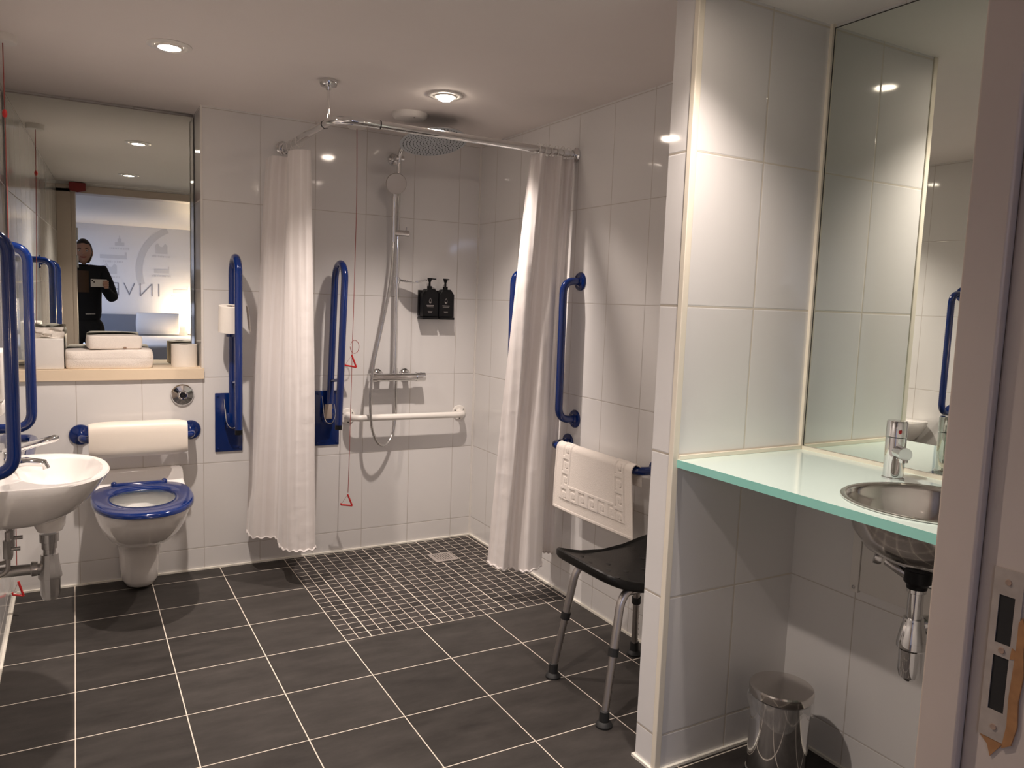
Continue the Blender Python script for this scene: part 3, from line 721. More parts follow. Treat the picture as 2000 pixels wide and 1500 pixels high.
# slider with handset
MB().cyl((rx - .030, ry_ - .012, 1.620), (rx + .052, ry_ - .012, 1.620), .016).cyl((rx + .040, ry_ - .012, 1.62), (rx + .040, ry_ - .012, 1.652), .003, 10).build('slider', 'chrome', sh)
hs = Vector((-.522, -.125, 1.852)); hn = Vector((-.15, -.95, -.25)).normalized()
MB().lathe([(.010, -.028), (.036, -.018), (.050, -.006), (.051, .002), (.048, .005)], hs, hn, 36).build('handset_head', 'alu', sh)
MB().tube([(-.520, -.108, 1.83), (-.519, -.098, 1.79), (-.517, -.09, 1.70), (-.516, -.086, 1.62), (-.516, -.086, 1.575)], [.014, .013, .011, .011, .009], 18).build('handset_handle', 'chrome', sh)
hose = catmull([(-.516, -.086, 1.58), (-.522, -.10, 1.50), (-.545, -.115, 1.33), (-.585, -.125, 1.14), (-.622, -.125, .96), (-.632, -.12, .80), (-.622, -.115, .66), (-.585, -.10, .575), (-.535, -.075, .555), (-.487, -.048, .60), (-.468, -.038, .70), (-.472, -.045, .80), (-.478, -.062, .885)], 90)
MB().tube(hose, .0072, 12).build('hose', 'dull_chrome', sh)
MB().cyl((-.622, -.068, .899), (-.352, -.068, .899), .0205, 28).build('mixer_body', 'chrome', sh)
MB().cyl((-.618, -.068, .899), (-.585, -.068, .899), .0235, 28).cyl((-.625, -.068, .899), (-.618, -.068, .899), .021, 28).build('flow_knob', 'chrome', sh)
MB().cyl((-.372, -.068, .899), (-.325, -.068, .899), .0235, 28).cyl((-.345, -.068, .915), (-.345, -.068, .925), .004, 10).build('temperature_knob', 'chrome', sh)
for x in (-.560, -.410):
    MB().lathe([(.032, 0), (.032, .006), (.024, .014), (.016, .018), (.015, .05)], (x, 0, .905), (0, -1, 0), 30).build('rosette', 'chrome', sh)
MB().cyl((rx, ry_, .905), (rx, ry_, .945), .014).build('riser_nut', 'chrome', sh)
# soap dish on riser
sd = thing('soap_dish', 'chrome wire-thin soap dish clipped to the shower riser', 'soap dish', (-.487, -.068, 1.385))
MB().cyl((rx, ry_, 1.372), (rx, ry_, 1.402), .0165).build('clip', 'chrome', sd)
b = MB(); R_ = []
for j in range(9):
    f = j / 8; x = rx + .012 + .128 * f; w_ = .012 + .040 * math.sin(PI * min(1, f * 1.05)) ** .6; z = 1.388 - .014 * math.sin(PI * f) + .006 * f
    R_.append([(x, ry_ - .055 * f ** .8 - w_, z + .004), (x, ry_ - .055 * f ** .8, z - .003), (x, ry_ - .055 * f ** .8 + w_, z + .004), (x, ry_ - .055 * f ** .8 + w_, z + .006), (x, ry_ - .055 * f ** .8, z), (x, ry_ - .055 * f ** .8 - w_, z + .006)])
b.ring_loft(R_).build('dish', 'chrome', sd)
# black dispensers
for k, (x, lab) in enumerate(((-.298, 'left of two black pump bottles on the shower wall'), (-.209, 'right of two black pump bottles on the shower wall'))):
    bt = thing('pump_bottle', lab, 'bottle', (x, -.045, 1.205), 'black pump bottles in the shower')
    hw = .043
    pr = [(x - hw, 1.208), (x + hw, 1.208), (x + hw, 1.325), (x + hw * .55, 1.352), (x - hw * .55, 1.352), (x - hw, 1.325)]
    MB().prism(pr, 'y', -.068, -.020).build('bottle_body', 'black', bt, bev=.005)
    MB().cyl((x, -.044, 1.35), (x, -.044, 1.366), .013).cyl((x, -.044, 1.36), (x, -.044, 1.398), .0055, 14).lathe([(.007, 1.388), (.012, 1.404), (.012, 1.408)], (x, -.044, 0), n=18).tube([(x, -.044, 1.405), (x + .03, -.06, 1.403)] if k == 0 else [(x, -.044, 1.405), (x + .004, -.078, 1.403)], .0035, 8).build('pump', 'black', bt)
    lg = MB(); yy = -.0682
    drop = [(x - .006 + .010 * math.sin(a) * (.55 + .45 * math.cos(a) * -1) if False else x - .004 + .009 * math.sin(a) * math.sin(a / 2), yy, 1.292 + .013 * math.cos(a)) for a in [2 * PI * q / 16 for q in range(17)]]
    lg.tube(drop, .0007, 5)
    lg.ball((x - .005, yy, 1.284), .0035, (1, .2, 1.2), 10)
    lg.box(x - .024, x + .016, yy - .0004, yy + .0006, 1.266, 1.269).box(x - .022, x + .014, yy - .0004, yy + .0006, 1.260, 1.2615).box(x - .016, x + .008, yy - .0004, yy + .0006, 1.236, 1.2375).box(x - .014, x + .006, yy - .0004, yy + .0006, 1.231, 1.2325)
    lg.build('print', 'alu', bt)
hd_ = thing('bottle_holder', 'black wall bracket holding the two pump bottles', 'bottle holder', (-.25, 0, 1.2))
MB().box(-.345, -.158, -.0195, -.0005, 1.215, 1.345, .002).box(-.345, -.258, -.075, -.002, 1.196, 1.2075, .002).box(-.247, -.166, -.075, -.002, 1.196, 1.2075, .002).build('bracket', 'black', hd_)

# ------------------------------------------------------------------ floor drain
dn = thing('floor_drain', 'square steel drain grate in the mosaic shower floor', 'drain', (-.297, -.29, .0))
MB().box(-.357, -.237, -.352, -.232, .0005, .004, .001).build('grate', 'drain_steel', dn)
b = MB()
for i in range(7):
    for j in range(7):
        cx_, cy_ = -.297 + (i - 3) * .0125, -.292 + (j - 3) * .0125
        b.cyl((cx_, cy_, .0035), (cx_, cy_, .0043), .0036, 8)
b.build('holes', 'dark', dn)['kind'] = 'stuff'

# ------------------------------------------------------------------ shower stool
SX0, SX1, SY0, SY1 = -.505, -.045, -1.945, -1.585
st_ = thing('shower_stool', 'black curved-seat shower stool with aluminium legs against the right wall', 'stool', (-.275, -1.765, 0))
cxs, cys = (SX0 + SX1) / 2, (SY0 + SY1) / 2
hxs, hys = (SX1 - SX0) / 2, (SY1 - SY0) / 2
def seat_z(x): return .434 + .052 * abs((x - cxs) / hxs) ** 2.0
b = MB(); rings = []
def so(k, dz, e=5.5, n=72):
    out = []
    for q in range(n):
        a = 2 * PI * q / n; c, s = math.cos(a), math.sin(a)
        x = cxs + math.copysign(abs(c) ** (2 / e), c) * hxs * k if k > .02 else cxs
        x = cxs + math.copysign(abs(c) ** (2 / e), c) * (hxs - (1 - k) * hxs)
        y = cys + math.copysign(abs(s) ** (2 / e), s) * (hys - (1 - k) * hys)
        out.append((x, y, seat_z(x) + dz))
    return out
prof = [(.90, -.026), (.97, -.030), (.995, -.024), (1., -.014), (.995, -.004), (.975, .001), (.955, -.003), (.94, -.007), (.80, -.007), (.6, -.006), (.4, -.006), (.2, -.006), (.05, -.006)]
b.ring_loft([so(k, dz) for k, dz in prof], True, True)
seat = b.build('seat', 'seat_black', st_, ang=50)
for i in range(5):
    for j in range(4):
        x = cxs + (i - 2) * .075 + (.018 if j % 2 else 0); y = cys + (j - 1.5) * .075
        if abs(x - cxs) < .19:
            MB().cyl((x, y, seat_z(x) - .009), (x, y, seat_z(x) - .0045), .0085, 14).build('drain_hole', 'dark', seat)
for x in (SX0 + .022, SX1 - .022):
    MB().box(x - .008, x + .008, cys - .10, cys + .10, seat_z(x) - .008, seat_z(x) - .0035, .002).build('hand_slot', 'dark', seat)
feet = [(-.463, -1.594), (-.490, -1.930), (-.092, -1.577), (-.075, -1.915)]
tops = [(-.395, -1.632), (-.410, -1.900), (-.155, -1.632), (-.150, -1.900)]
for (fx, fy), (tx_, ty_) in zip(feet, tops):
    sgn = -1 if fx < cxs else 1
    top = Vector((cxs + sgn * .04, ty_, .418)); knee = Vector((tx_ + sgn * .012, ty_, .420)); foot = Vector((fx, fy, .03))
    kn = knee + (foot - knee) * .001
    path = rounded([top, knee, foot], .065, 9)
    up = [p for p in path if p.z > .225] + [knee.lerp(foot, (.42 - .225) / (.42 - .03))]
    leg = MB().tube(up, .0135, 18).build('leg', 'alu', st_)
    a = knee.lerp(foot, (.42 - .24) / .39); c = knee.lerp(foot, (.42 - .215) / .39)
    MB().cyl(a, c, .0165, 20).build('locking_collar', 'black_rubber', leg)
    lo_ = MB().cyl(c, foot, .0118, 18).build('lower_tube', 'alu', leg)
    dirn = (foot - c); n_ = 7
    for k in range(n_):
        p = c + dirn * (k + .7) / (n_ + 1)
        MB().cyl(p + Vector((.009, -.006, 0)), p + Vector((.0105, -.0075, 0)), .0028, 8).build('adjustment_hole', 'dark', lo_) if False else None
    hb = MB()
    for k in range(n_):
        p = c + dirn * (k + .7) / (n_ + 1); hb.cyl(p + Vector((.0095, -.0050, 0)), p + Vector((.0112, -.0060, 0)), .0026, 8)
    hb.build('adjustment_holes', 'dark', leg)['kind'] = 'stuff'
    MB().lathe([(.026, 0), (.027, .006), (.022, .014), (.0165, .018), (.0155, .05), (.0125, .052)], (fx, fy, 0), (0, 0, 1), 26).build('rubber_foot', 'black_rubber', leg)
MB().tube([(-.41, -1.632, .405), (-.14, -1.632, .405)], .010, 14).tube([(-.41, -1.900, .405), (-.14, -1.900, .405)], .010, 14).build('under_frame', 'alu', st_)

# ------------------------------------------------------------------ bath mat over the horizontal rail
mt = thing('bath_mat', 'white towelling bath mat with raised key-pattern border draped over the blue rail', 'bath mat', (-.088, -1.22, .69))
NU, NV = 90, 110
y0m, y1m = -1.025, -1.535
Lf, Lb = .250, .10
rm = .024
def matpos(u, v):
    """u 0..1 along the rail, v arc length from the rear bottom to front bottom"""
    s = v - Lb
    skew = .0
    cx_, cz = -.088, .69
    half = PI * rm / 2
    if abs(s) <= half:
        a = s / rm; x = cx_ - math.sin(a) * rm; z = cz + math.cos(a) * rm
    elif s > 0:
        d = s - half; x = cx_ - rm - .012 * math.sin(min(1, d / Lf) * 1.6) * (.5 + .5 * math.sin(u * 4.2 + .6)) - .004 * d / Lf; z = cz - d
    else:
        d = -s - half; x = cx_ + rm + .012 * math.sin(u * 6 + d * 10) * min(1, d * 8); z = cz - d
    f = max(0, s - half) / Lf
    y = y0m + (y1m - y0m) * u
    y += .012 * f * (0.5 - u) * 2 - .022 * f
    z += (-.000) * u
    return Vector((x, y, z))
def key_relief(a, b, A, B):
    """height of the key border at (a across, b down) on an A x B panel"""
    m_, wd = .048, .062
    def cell(p, q):      # p,q in 0..1 inside one key cell, spiral line
        d = 1e9
        for (x0, y0, x1, y1) in ((.08, .08, .92, .08), (.92, .08, .92, .92), (.92, .92, .40, .92), (.40, .92, .40, .45), (.40, .45, .64, .45), (.64, .45, .64, .66), (.08, .08, .08, .92)):
            dx = max(min(x0, x1) - p, 0, p - max(x0, x1)); dy = max(min(y0, y1) - q, 0, q - max(y0, y1)); d = min(d, math.hypot(dx, dy))
        return d < .10
    ia, ib = a, b
    if m_ < a < m_ + wd and b < B - m_: 
        return 1 if cell((a - m_) / wd, (b % wd) / wd) else 0
    if A - m_ - wd < a < A - m_ and b < B - m_:
        return 1 if cell((a - (A - m_ - wd)) / wd, (b % wd) / wd) else 0
    if B - m_ - wd < b < B - m_ and m_ < a < A - m_:
        return 1 if cell(((a - m_) % wd) / wd, (b - (B - m_ - wd)) / wd) else 0
    return 0
A_ = abs(y1m - y0m); B_ = Lf + PI * rm / 2; NU, NV = 230, 260
bm = bmesh.new(); G = []
tot = Lb + B_
for j in range(NV + 1):
    v = tot * j / NV; row = []
    for i in range(NU + 1):
        u = i / NU; p = matpos(u, v)
        e_ = .0008
        n = (matpos(min(1, u + .002), v) - matpos(max(0, u - .002), v)).cross(matpos(u, v + .001) - matpos(u, v - .001)).normalized()
        h = 0
        if v > Lb: h = key_relief(u * A_, v - Lb, A_, B_) * .0040
        if v > tot - .010 or u < .015 or u > .985: h += .003
        row.append(bm.verts.new(p - n * h if n.x > 0 else p + n * h))
    G.append(row)
for j in range(NV):
    for i in range(NU): bm.faces.new((G[j][i], G[j][i + 1], G[j + 1][i + 1], G[j + 1][i]))
b = MB(); b.bm.free(); b.bm = bm
mo_ = b.build('cloth', 'terry', mt, ang=180)
sm = mo_.modifiers.new('thick', 'SOLIDIFY'); sm.thickness = .004; sm.offset = 0

# ------------------------------------------------------------------ alcove counter, sink, tap
CZ = .894
gc = thing('glass_counter', 'pale green glass vanity counter in the tiled alcove', 'counter', (-.25, -2.7, .873))
SCX, SCY, SR = -.275, -2.767, .184
def slab(x0, x1, y0, y1, z0, z1, cx, cy, r, n=64):
    b = MB(); top, bot, ci, cb = [], [], [], []
    angs = sorted(set([2 * PI * k / n for k in range(n)] + [math.atan2(y - cy, x - cx) % (2 * PI) for x in (x0, x1) for y in (y0, y1)]))
    for a in angs:
        c, s = math.cos(a), math.sin(a); ts = []
        if c > 1e-9: ts.append((x1 - cx) / c)
        if c < -1e-9: ts.append((x0 - cx) / c)
        if s > 1e-9: ts.append((y1 - cy) / s)
        if s < -1e-9: ts.append((y0 - cy) / s)
        t = min(ts); top.append((cx + c * t, cy + s * t)); ci.append((cx + c * r, cy + s * r))
    L = [[(x, y, z1) for x, y in ci], [(x, y, z1) for x, y in top], [(x, y, z0) for x, y in top], [(x, y, z0) for x, y in ci], [(x, y, z1) for x, y in ci]]
    b.ring_loft(L[:2], False, False); b.mi = 1; b.ring_loft(L[1:3], False, False); b.mi = 0; b.ring_loft(L[2:5], False, False)
    return b
slab(-.492, -.001, YD + .002, YF - .001, .873, CZ, SCX, SCY, SR - .008).build('glass_top', ['glass_top', 'glass_edge'], gc, smooth=False)
MB().box(-.012, -.0065, YD + .002, YF - .012, CZ, .9045).build('sealant_strip', 'cream_trim', gc, smooth=False)
sk = thing('round_sink', 'round stainless steel sink bowl set into the green glass counter', 'sink', (SCX, SCY, .76))
inn_ = [(SR, CZ + .001), (SR + .001, CZ + .004), (SR - .004, CZ + .0065), (SR - .012, CZ + .004), (SR - .018, CZ - .006), (SR - .022, CZ - .03), (SR - .035, CZ - .07), (SR - .062, CZ - .105), (SR - .105, CZ - .126), (.024, CZ - .133), (.001, CZ - .134)]
out_ = [(.001, CZ - .137), (.03, CZ - .136), (SR - .10, CZ - .129), (SR - .058, CZ - .108), (SR - .031, CZ - .072), (SR - .018, CZ - .03), (SR - .012, CZ - .004), (SR, CZ + .001)]
MB().lathe(inn_ + out_, (SCX, SCY, 0), n=72, caps=(False, False)).build('bowl', 'steel', sk, ang=60)
MB().lathe([(.022, CZ - .1335), (.021, CZ - .131), (.014, CZ - .132), (.001, CZ - .1325)], (SCX, SCY, 0), n=28).build('waste', 'dark', sk)
ov = Vector((SCX - .004 + .06, SCY - .128, CZ - .045)); od = Vector((-.35, .9, .35)).normalized()
ovo = MB().lathe([(.017, 0), (.017, .003), (.012, .004), (.011, .001)], ov, od, 28, caps=(True, False)).build('overflow', 'chrome', sk)
MB().lathe([(.011, .0015), (.0005, .0018)], ov, od, 20).build('overflow_hole', 'dark', ovo)
x_, y_, d_ = frame_from(od)
MB().tube([ov + d_ * .003 + x_ * .011, ov + d_ * .003 - x_ * .011], .0012, 8).tube([ov + d_ * .003 + y_ * .011, ov + d_ * .003 - y_ * .011], .0012, 8).build('overflow_cross', 'chrome', ovo)
wt = thing('bottle_trap', 'chrome bottle trap hanging under the round steel sink', 'waste trap', (SCX - .02, SCY + .01, .47))
tx2, ty2 = SCX - .006, SCY + .012
MB().lathe([(.034, .757), (.034, .745), (.030, .742), (.028, .715), (.022, .708), (.021, .700)], (tx2, ty2, 0), n=28).build('waste_nut', 'black', wt, ang=30)
MB().lathe([(.020, .700), (.020, .692), (.016, .690), (.016, .605)], (tx2, ty2, 0), n=28).build('down_pipe', 'chrome', wt, ang=30)
MB().lathe([(.021, .632), (.022, .626), (.022, .618), (.024, .614), (.031, .575), (.031, .565), (.027, .560)], (tx2, ty2, 0), n=32).build('trap_collar', 'chrome', wt, ang=30)
MB().lathe([(.025, .565), (.025, .515), (.021, .497), (.011, .488), (.001, .486)], (tx2, ty2, 0), n=32).build('trap_bottle', 'chrome', wt, ang=30)
MB().tube([(tx2 + .012, ty2, .608), (tx2 + .08, ty2, .610), (-.004, ty2, .610)], .0155, 18).lathe([(.021, 0), (.021, .022)], (tx2 + .03, ty2, .609), (1, 0, 0), 20).build('waste_pipe', 'chrome', wt)
MB().tube([(tx2 - .028, ty2 + .06, .748), (tx2 - .02, ty2 + .03, .735), (tx2, ty2 + .005, .718)], [.009, .011, .012], 14).lathe([(.014, 0), (.016, .005), (.016, .016)], (tx2 - .034, ty2 + .066, .752), (-.5, .7, .2), 18).build('overflow_elbow', 'dull_chrome', wt)
MB().tube([(tx2 + .01, ty2 - .01, .712), (tx2 + .05, ty2 - .06, .700), (-.05, ty2 - .06, .700), (-.004, ty2 - .06, .700)], .007, 12).build('supply_hose', 'dull_chrome', wt)
# tap
tpx, tpy = -.116, -2.566
tp2 = thing('mixer_tap', 'short round chrome mixer tap on the green glass counter', 'tap', (tpx, tpy, CZ))
MB().lathe([(.0265, 0), (.0265, .004), (.024, .006), (.024, .105), (.0225, .106)], (tpx, tpy, CZ), n=36).build('body', 'chrome', tp2, ang=35)
MB().lathe([(.0245, .1075), (.0245, .143), (.0225, .147), (.001, .1475)], (tpx, tpy, CZ), n=36).build('handle', 'chrome', tp2, ang=35)
sdr = Vector((-.55, -.83, 0)).normalized()
q0 = Vector((tpx, tpy, CZ + .072))
MB().tube([q0, q0 + sdr * .03, q0 + sdr * .060], .016, 22).build('spout', 'chrome', tp2, ang=50)
q1 = q0 + sdr * .050
MB().cyl(q1 + Vector((0, 0, -.004)), q1 + Vector((0, 0, -.021)), .010, 20).build('aerator', 'chrome', tp2)
hq = Vector((tpx, tpy, CZ + .122)) + Vector((-.62, -.78, 0)).normalized() * .0235
MB().ball(hq, .0045, (1, 1, 1.4), 14).build('hot_mark', 'red', tp2)
lv = Vector((tpx, tpy, CZ + .130)) + Vector((-.75, -.66, 0)).normalized() * .02
MB().tube([lv, lv + Vector((-.009, -.008, .002))], .0055, 14).build('pin_lever', 'chrome', tp2)
# access panel under counter
ap = thing('access_panel', 'painted access panel on the tiles under the glass counter', 'panel', (0, -2.6, .53))
MB().box(-.010, -.0005, YD + .05, -2.425, .535, .870, .001).build('board', 'white_paint', ap)
MB().box(-.014, -.0005, -2.4235, -2.398, .528, .870, .001).build('cover_strip', 'white_paint', ap)
MB().lathe([(.005, 0), (.0045, .002), (.001, .0025)], (-.014, -2.411, .542), (-1, 0, 0), 14).build('screw', 'dull_chrome', ap)

# ------------------------------------------------------------------ pedal bin
bx, by2 = -.205, -2.352
pb = thing('pedal_bin', 'small round chrome pedal bin with a clear liner in the alcove corner', 'bin', (bx, by2, 0))
MB().lathe([(.080, 0), (.083, .004), (.083, .018), (.080, .022), (.080, .238), (.082, .240)], (bx, by2, 0), n=48).build('body', 'chrome', pb, ang=35)
MB().lathe([(.084, .242), (.086, .246), (.086, .264), (.083, .268), (.050, .271), (.001, .272)], (bx, by2, 0), n=48).build('lid', 'steel', pb, ang=35)
MB().lathe([(.084, 0), (.084, .016)], (bx, by2, 0), n=48).build('base_ring', 'black', pb)
MB().box(bx - .095 - .02, bx - .078, by2 - .02 - .05, by2 + .02 - .05, .012, .018, .002).build('pedal', 'black', pb)
lr = []
for j in range(8):
    f = j / 7
    lr.append([(bx + (.085 + .004 * math.sin(9 * a) * f + .004 * f) * math.cos(a), by2 + (.085 + .004 * math.sin(9 * a + 1) * f + .004 * f) * math.sin(a), .243 - f * (.035 + .035 * max(0, math.sin(2 * a + .6)) + .012 * math.sin(5 * a))) for a in [2 * PI * k / 60 for k in range(60)]])
MB().ring_loft(lr, False, False).build('liner', 'plastic_clear', pb, ang=80)

# ------------------------------------------------------------------ alarm sounder over the door
so_ = thing('alarm_sounder', 'dark red alarm sounder box on the wall above the doorway corner', 'alarm', (-1.99, YD, 2.03))
MB().prism([(-2.045, 2.108), (-1.925, 2.108), (-1.925, 2.045), (-1.96, 2.035), (-1.985, 2.028), (-2.01, 2.035), (-2.045, 2.045)], 'y', YD + .0145, YD + .055).build('case', 'darkred', so_, bev=.004)

# ------------------------------------------------------------------ bedroom seen in the mirror
BY = -8.2
struct('floor', MB().box(-4.2, 1.6, BY, YDO, -.05, -.001), 'carpet')
struct('ceiling', MB().box(-4.2, 1.6, BY, YDO, 2.085, 2.14), 'white_paint')
struct('wall_bedroom_far', MB().box(-4.2, 1.6, BY - .08, BY, 0, 2.14), 'mural')
struct('wall_bedroom_left', MB().box(-4.28, -4.2, BY, YDO, 0, 2.14), 'white_paint')
struct('wall_bedroom_right', MB().box(1.6, 1.68, BY, YDO, 0, 2.14), 'white_paint')
struct('wall_bedroom_near', MB().box(-4.2, XL - .1, YDO - .05, YDO, 0, 2.14).box(XJ + .03, 1.6, YDO - .05, YDO - .001, 0, 2.14).box(XL - .1, XH - .03, YDO - .05, YDO - .022, 0, 2.14), 'white_paint')
# mural print, flat on the wall: lettering, ring and building silhouettes
mu = thing('wall_mural', 'pale wall mural with large grey capital lettering and a grey ring, seen in the mirror', 'mural', (-1.3, BY, 1.2))
MB().ring_loft([[(-.74 + r * math.cos(a), BY + .0012, 1.47 + r * math.sin(a)) for a in [PI * .64 + PI * .46 * k / 40 for k in range(41)]] for r in (.61, .70)], False, False, closed=False).build('ring_print', 'mural_grey', mu, smooth=False)
fc_ = bpy.data.curves.new('lettering', 'FONT'); fc_.body = 'INVERNESS'; fc_.size = .285; fc_.extrude = .0006; fc_.space_character = 1.14; fc_.offset = -.006
tmp = bpy.data.objects.new('lettering', fc_); COL.objects.link(tmp)
dg = bpy.context.evaluated_depsgraph_get(); me_ = bpy.data.meshes.new_from_object(tmp.evaluated_get(dg)); bpy.data.objects.remove(tmp)
me_.materials.clear(); me_.materials.append(M['mural_dark'])
lt = bpy.data.objects.new('lettering', me_); COL.objects.link(lt); lt.parent = mu
lt.rotation_euler = (PI / 2, 0, PI); lt.location = (1.3 - 1.105, .0015, -.105); LOC['lettering'] = Vector((-1.3, BY, 1.2))
def building(cx, cz, w_, kind):
    b = MB(); y = BY + .0012
    if kind == 0:
        b.prism([(cx - w_ / 2, cz), (cx + w_ / 2, cz), (cx + w_ / 2, cz + .05), (cx + w_ * .2, cz + .05), (cx + w_ * .2, cz + .10), (cx + w_ * .08, cz + .10), (cx, cz + .16), (cx - w_ * .08, cz + .10), (cx - w_ * .2, cz + .10), (cx - w_ * .2, cz + .05), (cx - w_ / 2, cz + .05)], 'y', y, y + .001)
    elif kind == 1:
        b.prism([(cx - w_ / 2, cz), (cx + w_ / 2, cz), (cx + w_ / 2, cz + .10), (cx + w_ * .42, cz + .10), (cx + w_ * .42, cz + .055), (cx - w_ / 2, cz + .055)], 'y', y, y + .001)
    else:
        b.prism([(cx - w_ / 2, cz), (cx + w_ / 2, cz), (cx + w_ / 2, cz + .12), (cx + w_ * .3, cz + .15), (cx + w_ * .1, cz + .10), (cx - w_ * .1, cz + .10), (cx - w_ * .3, cz + .15), (cx - w_ / 2, cz + .12)], 'y', y, y + .001)
    # row of fine caption marks
    n = 12
    for k in range(n):
        x = cx + (k - n / 2) * .021
        b.box(x, x + random.uniform(.008, .016), y, y + .001, cz - .052, cz - random.uniform(.024, .030))
    return b.build('building_print', 'mural_grey', mu, smooth=False)
building(-1.640, 1.80, .12, 0); building(-1.72, 1.615, .34, 1); building(-1.76, 1.40, .16, 2); building(-1.10, 1.72, .16, 2); building(-1.10, 1.44, .20, 1); building(-.85, 1.16, .20, 1)
# bed
bd = thing('bed', 'bed with grey upholstered headboard and pale linen, seen in the mirror', 'bed', (-1.2, -7.2, 0))
MB().box(-2.6, .35, BY + .005, BY + .08, .05, .835, .01).build('headboard', 'headboard', bd)
MB().box(-2.5, .25, -8.11, -6.1, .12, .50, .04).build('mattress', 'bed', bd)
MB().box(-2.53, .28, -7.75, -6.05, .30, .56, .04).build('duvet', 'bed', bd)
def pillow(x, lab):
    b = MB(); rings = []
    for j in range(11):
        f = (j / 10 - .5) * 2; t_ = max(.06, 1 - abs(f) ** 3) * .075
        rings.append([(x + c_ * .29 * (1 - .05 * abs(f) ** 2), -7.98 + math.copysign(abs(s_2) ** .8, s_2) * t_ - .05 * f * -1 * .9, .72 + f * .155) for c_, s_2 in [(math.copysign(abs(math.cos(a)) ** .6, math.cos(a)), math.sin(a)) for a in [2 * PI * k / 36 for k in range(36)]]])
    return tag(b.ring_loft(rings).at(x, -7.98, .57).build('pillow', 'bed', ang=80), lab, 'pillow')
pillow(-1.165, 'white pillow propped on the bed beside the glowing lamp, seen in the mirror')
bl = thing('bedside_lamp', 'glowing warm lamp beside the pillow, seen in the mirror', 'lamp', (-.72, -8.03, .56))
MB().lathe([(.05, .56), (.05, .575), (.010, .58), (.010, .68)], (-.72, -8.03, 0), n=24).build('base', 'dull_chrome', bl)
MB().lathe([(.075, .66), (.060, .80)], (-.72, -8.03, 0), n=28, caps=(False, False)).build('lamp_shade', 'shade', bl)
ld = bpy.data.lights.new('lamp_bulb', 'POINT'); ld.energy = 11; ld.color = (1, .72, .48); ld.shadow_soft_size = .04
lo = bpy.data.objects.new('lamp_bulb', ld); COL.objects.link(lo); lo.parent = bl; lo.location = (0, .0, .30)
cl = thing('ceiling_light', 'cool white ceiling panel light in the bedroom', 'light', (-2.9, -6.4, 2.085))
MB().box(-3.2, -2.6, -6.7, -6.1, 2.070, 2.085).build('panel', 'white_paint', cl)
ld = bpy.data.lights.new('panel_light', 'AREA'); ld.energy = 20; ld.color = (.62, .70, 1.0); ld.size = .55
lo = bpy.data.objects.new('panel_light', ld); COL.objects.link(lo); lo.parent = cl; lo.location = (0, 0, -.02)

# ------------------------------------------------------------------ the photographer, seen only in the mirror
PX, PY = -1.990, -4.20
ps = thing('person', 'person in black jacket and trousers photographing with a white phone, reflected in the mirror', 'person', (PX, PY, 0))
def skin(nodes_, edges, m, name, sub=2, parent=None, voxel=None, extra=None):
    me = bpy.data.meshes.new(name)
    base = LOC[parent.name] if parent else Vector((0, 0, 0))
    me.from_pydata([Vector(p) - base for p, r in nodes_], edges, [])
    o = bpy.data.objects.new(name, me); COL.objects.link(o)
    md = o.modifiers.new('skin', 'SKIN'); md.use_smooth_shade = True
    for i, (p, r) in enumerate(nodes_):
        sv_ = me.skin_vertices[0].data[i]; sv_.radius = (r, r) if not isinstance(r, tuple) else r; sv_.use_root = (i == 0)
    s = o.modifiers.new('sub', 'SUBSURF'); s.levels = sub; s.render_levels = sub
    dg = bpy.context.evaluated_depsgraph_get(); out = bpy.data.meshes.new_from_object(o.evaluated_get(dg))
    bpy.data.objects.remove(o)
    return out
V3 = Vector
ph_c = V3((-1.850, -3.785, 1.292))           # phone centre
rt = V3((math.cos(.5183), -math.sin(.5183), 0)); fw = V3((math.sin(.5183), math.cos(.5183), 0))
# palms behind the phone ends
hr = ph_c + rt * .060 - fw * .022 + V3((0, 0, -.010)); hl = V3((PX - .26, PY + .08, .80))
elR = V3((PX + .255, PY + .13, 1.14)); elL = V3((PX - .245, PY - .02, 1.12))
shR = V3((PX + .165, PY + .01, 1.405)); shL = V3((PX - .165, PY + .01, 1.405))
N = [((PX, PY, .93), .13), ((PX, PY, 1.08), .115), ((PX, PY, 1.24), .125), ((PX, PY, 1.37), .11), ((PX, PY, 1.445), .050), ((PX + .003, PY + .015, 1.50), .048),
     (shR, .055), (elR, .042), (hr - fw * .05 + V3((0, 0, -.02)), .028), (hr, .037),
     (shL, .055), (elL, .042), (hl + V3((0, -.01, .07)), .027), (hl, .030),
     ((PX + .10, PY, .84), .085), ((PX + .105, PY + .01, .48), .058), ((PX + .11, PY - .01, .10), .040), ((PX + .115, PY + .12, .04), .035),
     ((PX - .10, PY, .84), .085), ((PX - .105, PY + .01, .48), .058), ((PX - .11, PY - .01, .10), .040), ((PX - .115, PY + .12, .04), .035)]
E_ = [(0, 1), (1, 2), (2, 3), (3, 4), (4, 5), (3, 6), (6, 7), (7, 8), (8, 9), (3, 10), (10, 11), (11, 12), (12, 13), (0, 14), (14, 15), (15, 16), (16, 17), (0, 18), (18, 19), (19, 20), (20, 21)]
body_me = skin(N, E_, 'skin', 'body', 2, ps)
bm = bmesh.new(); bm.from_mesh(body_me)
base = LOC[ps.name]
def add_skin(nd, ed, sub=2):
    m2 = skin(nd, ed, 'skin', 'tmp', sub, ps); bm.from_mesh(m2)
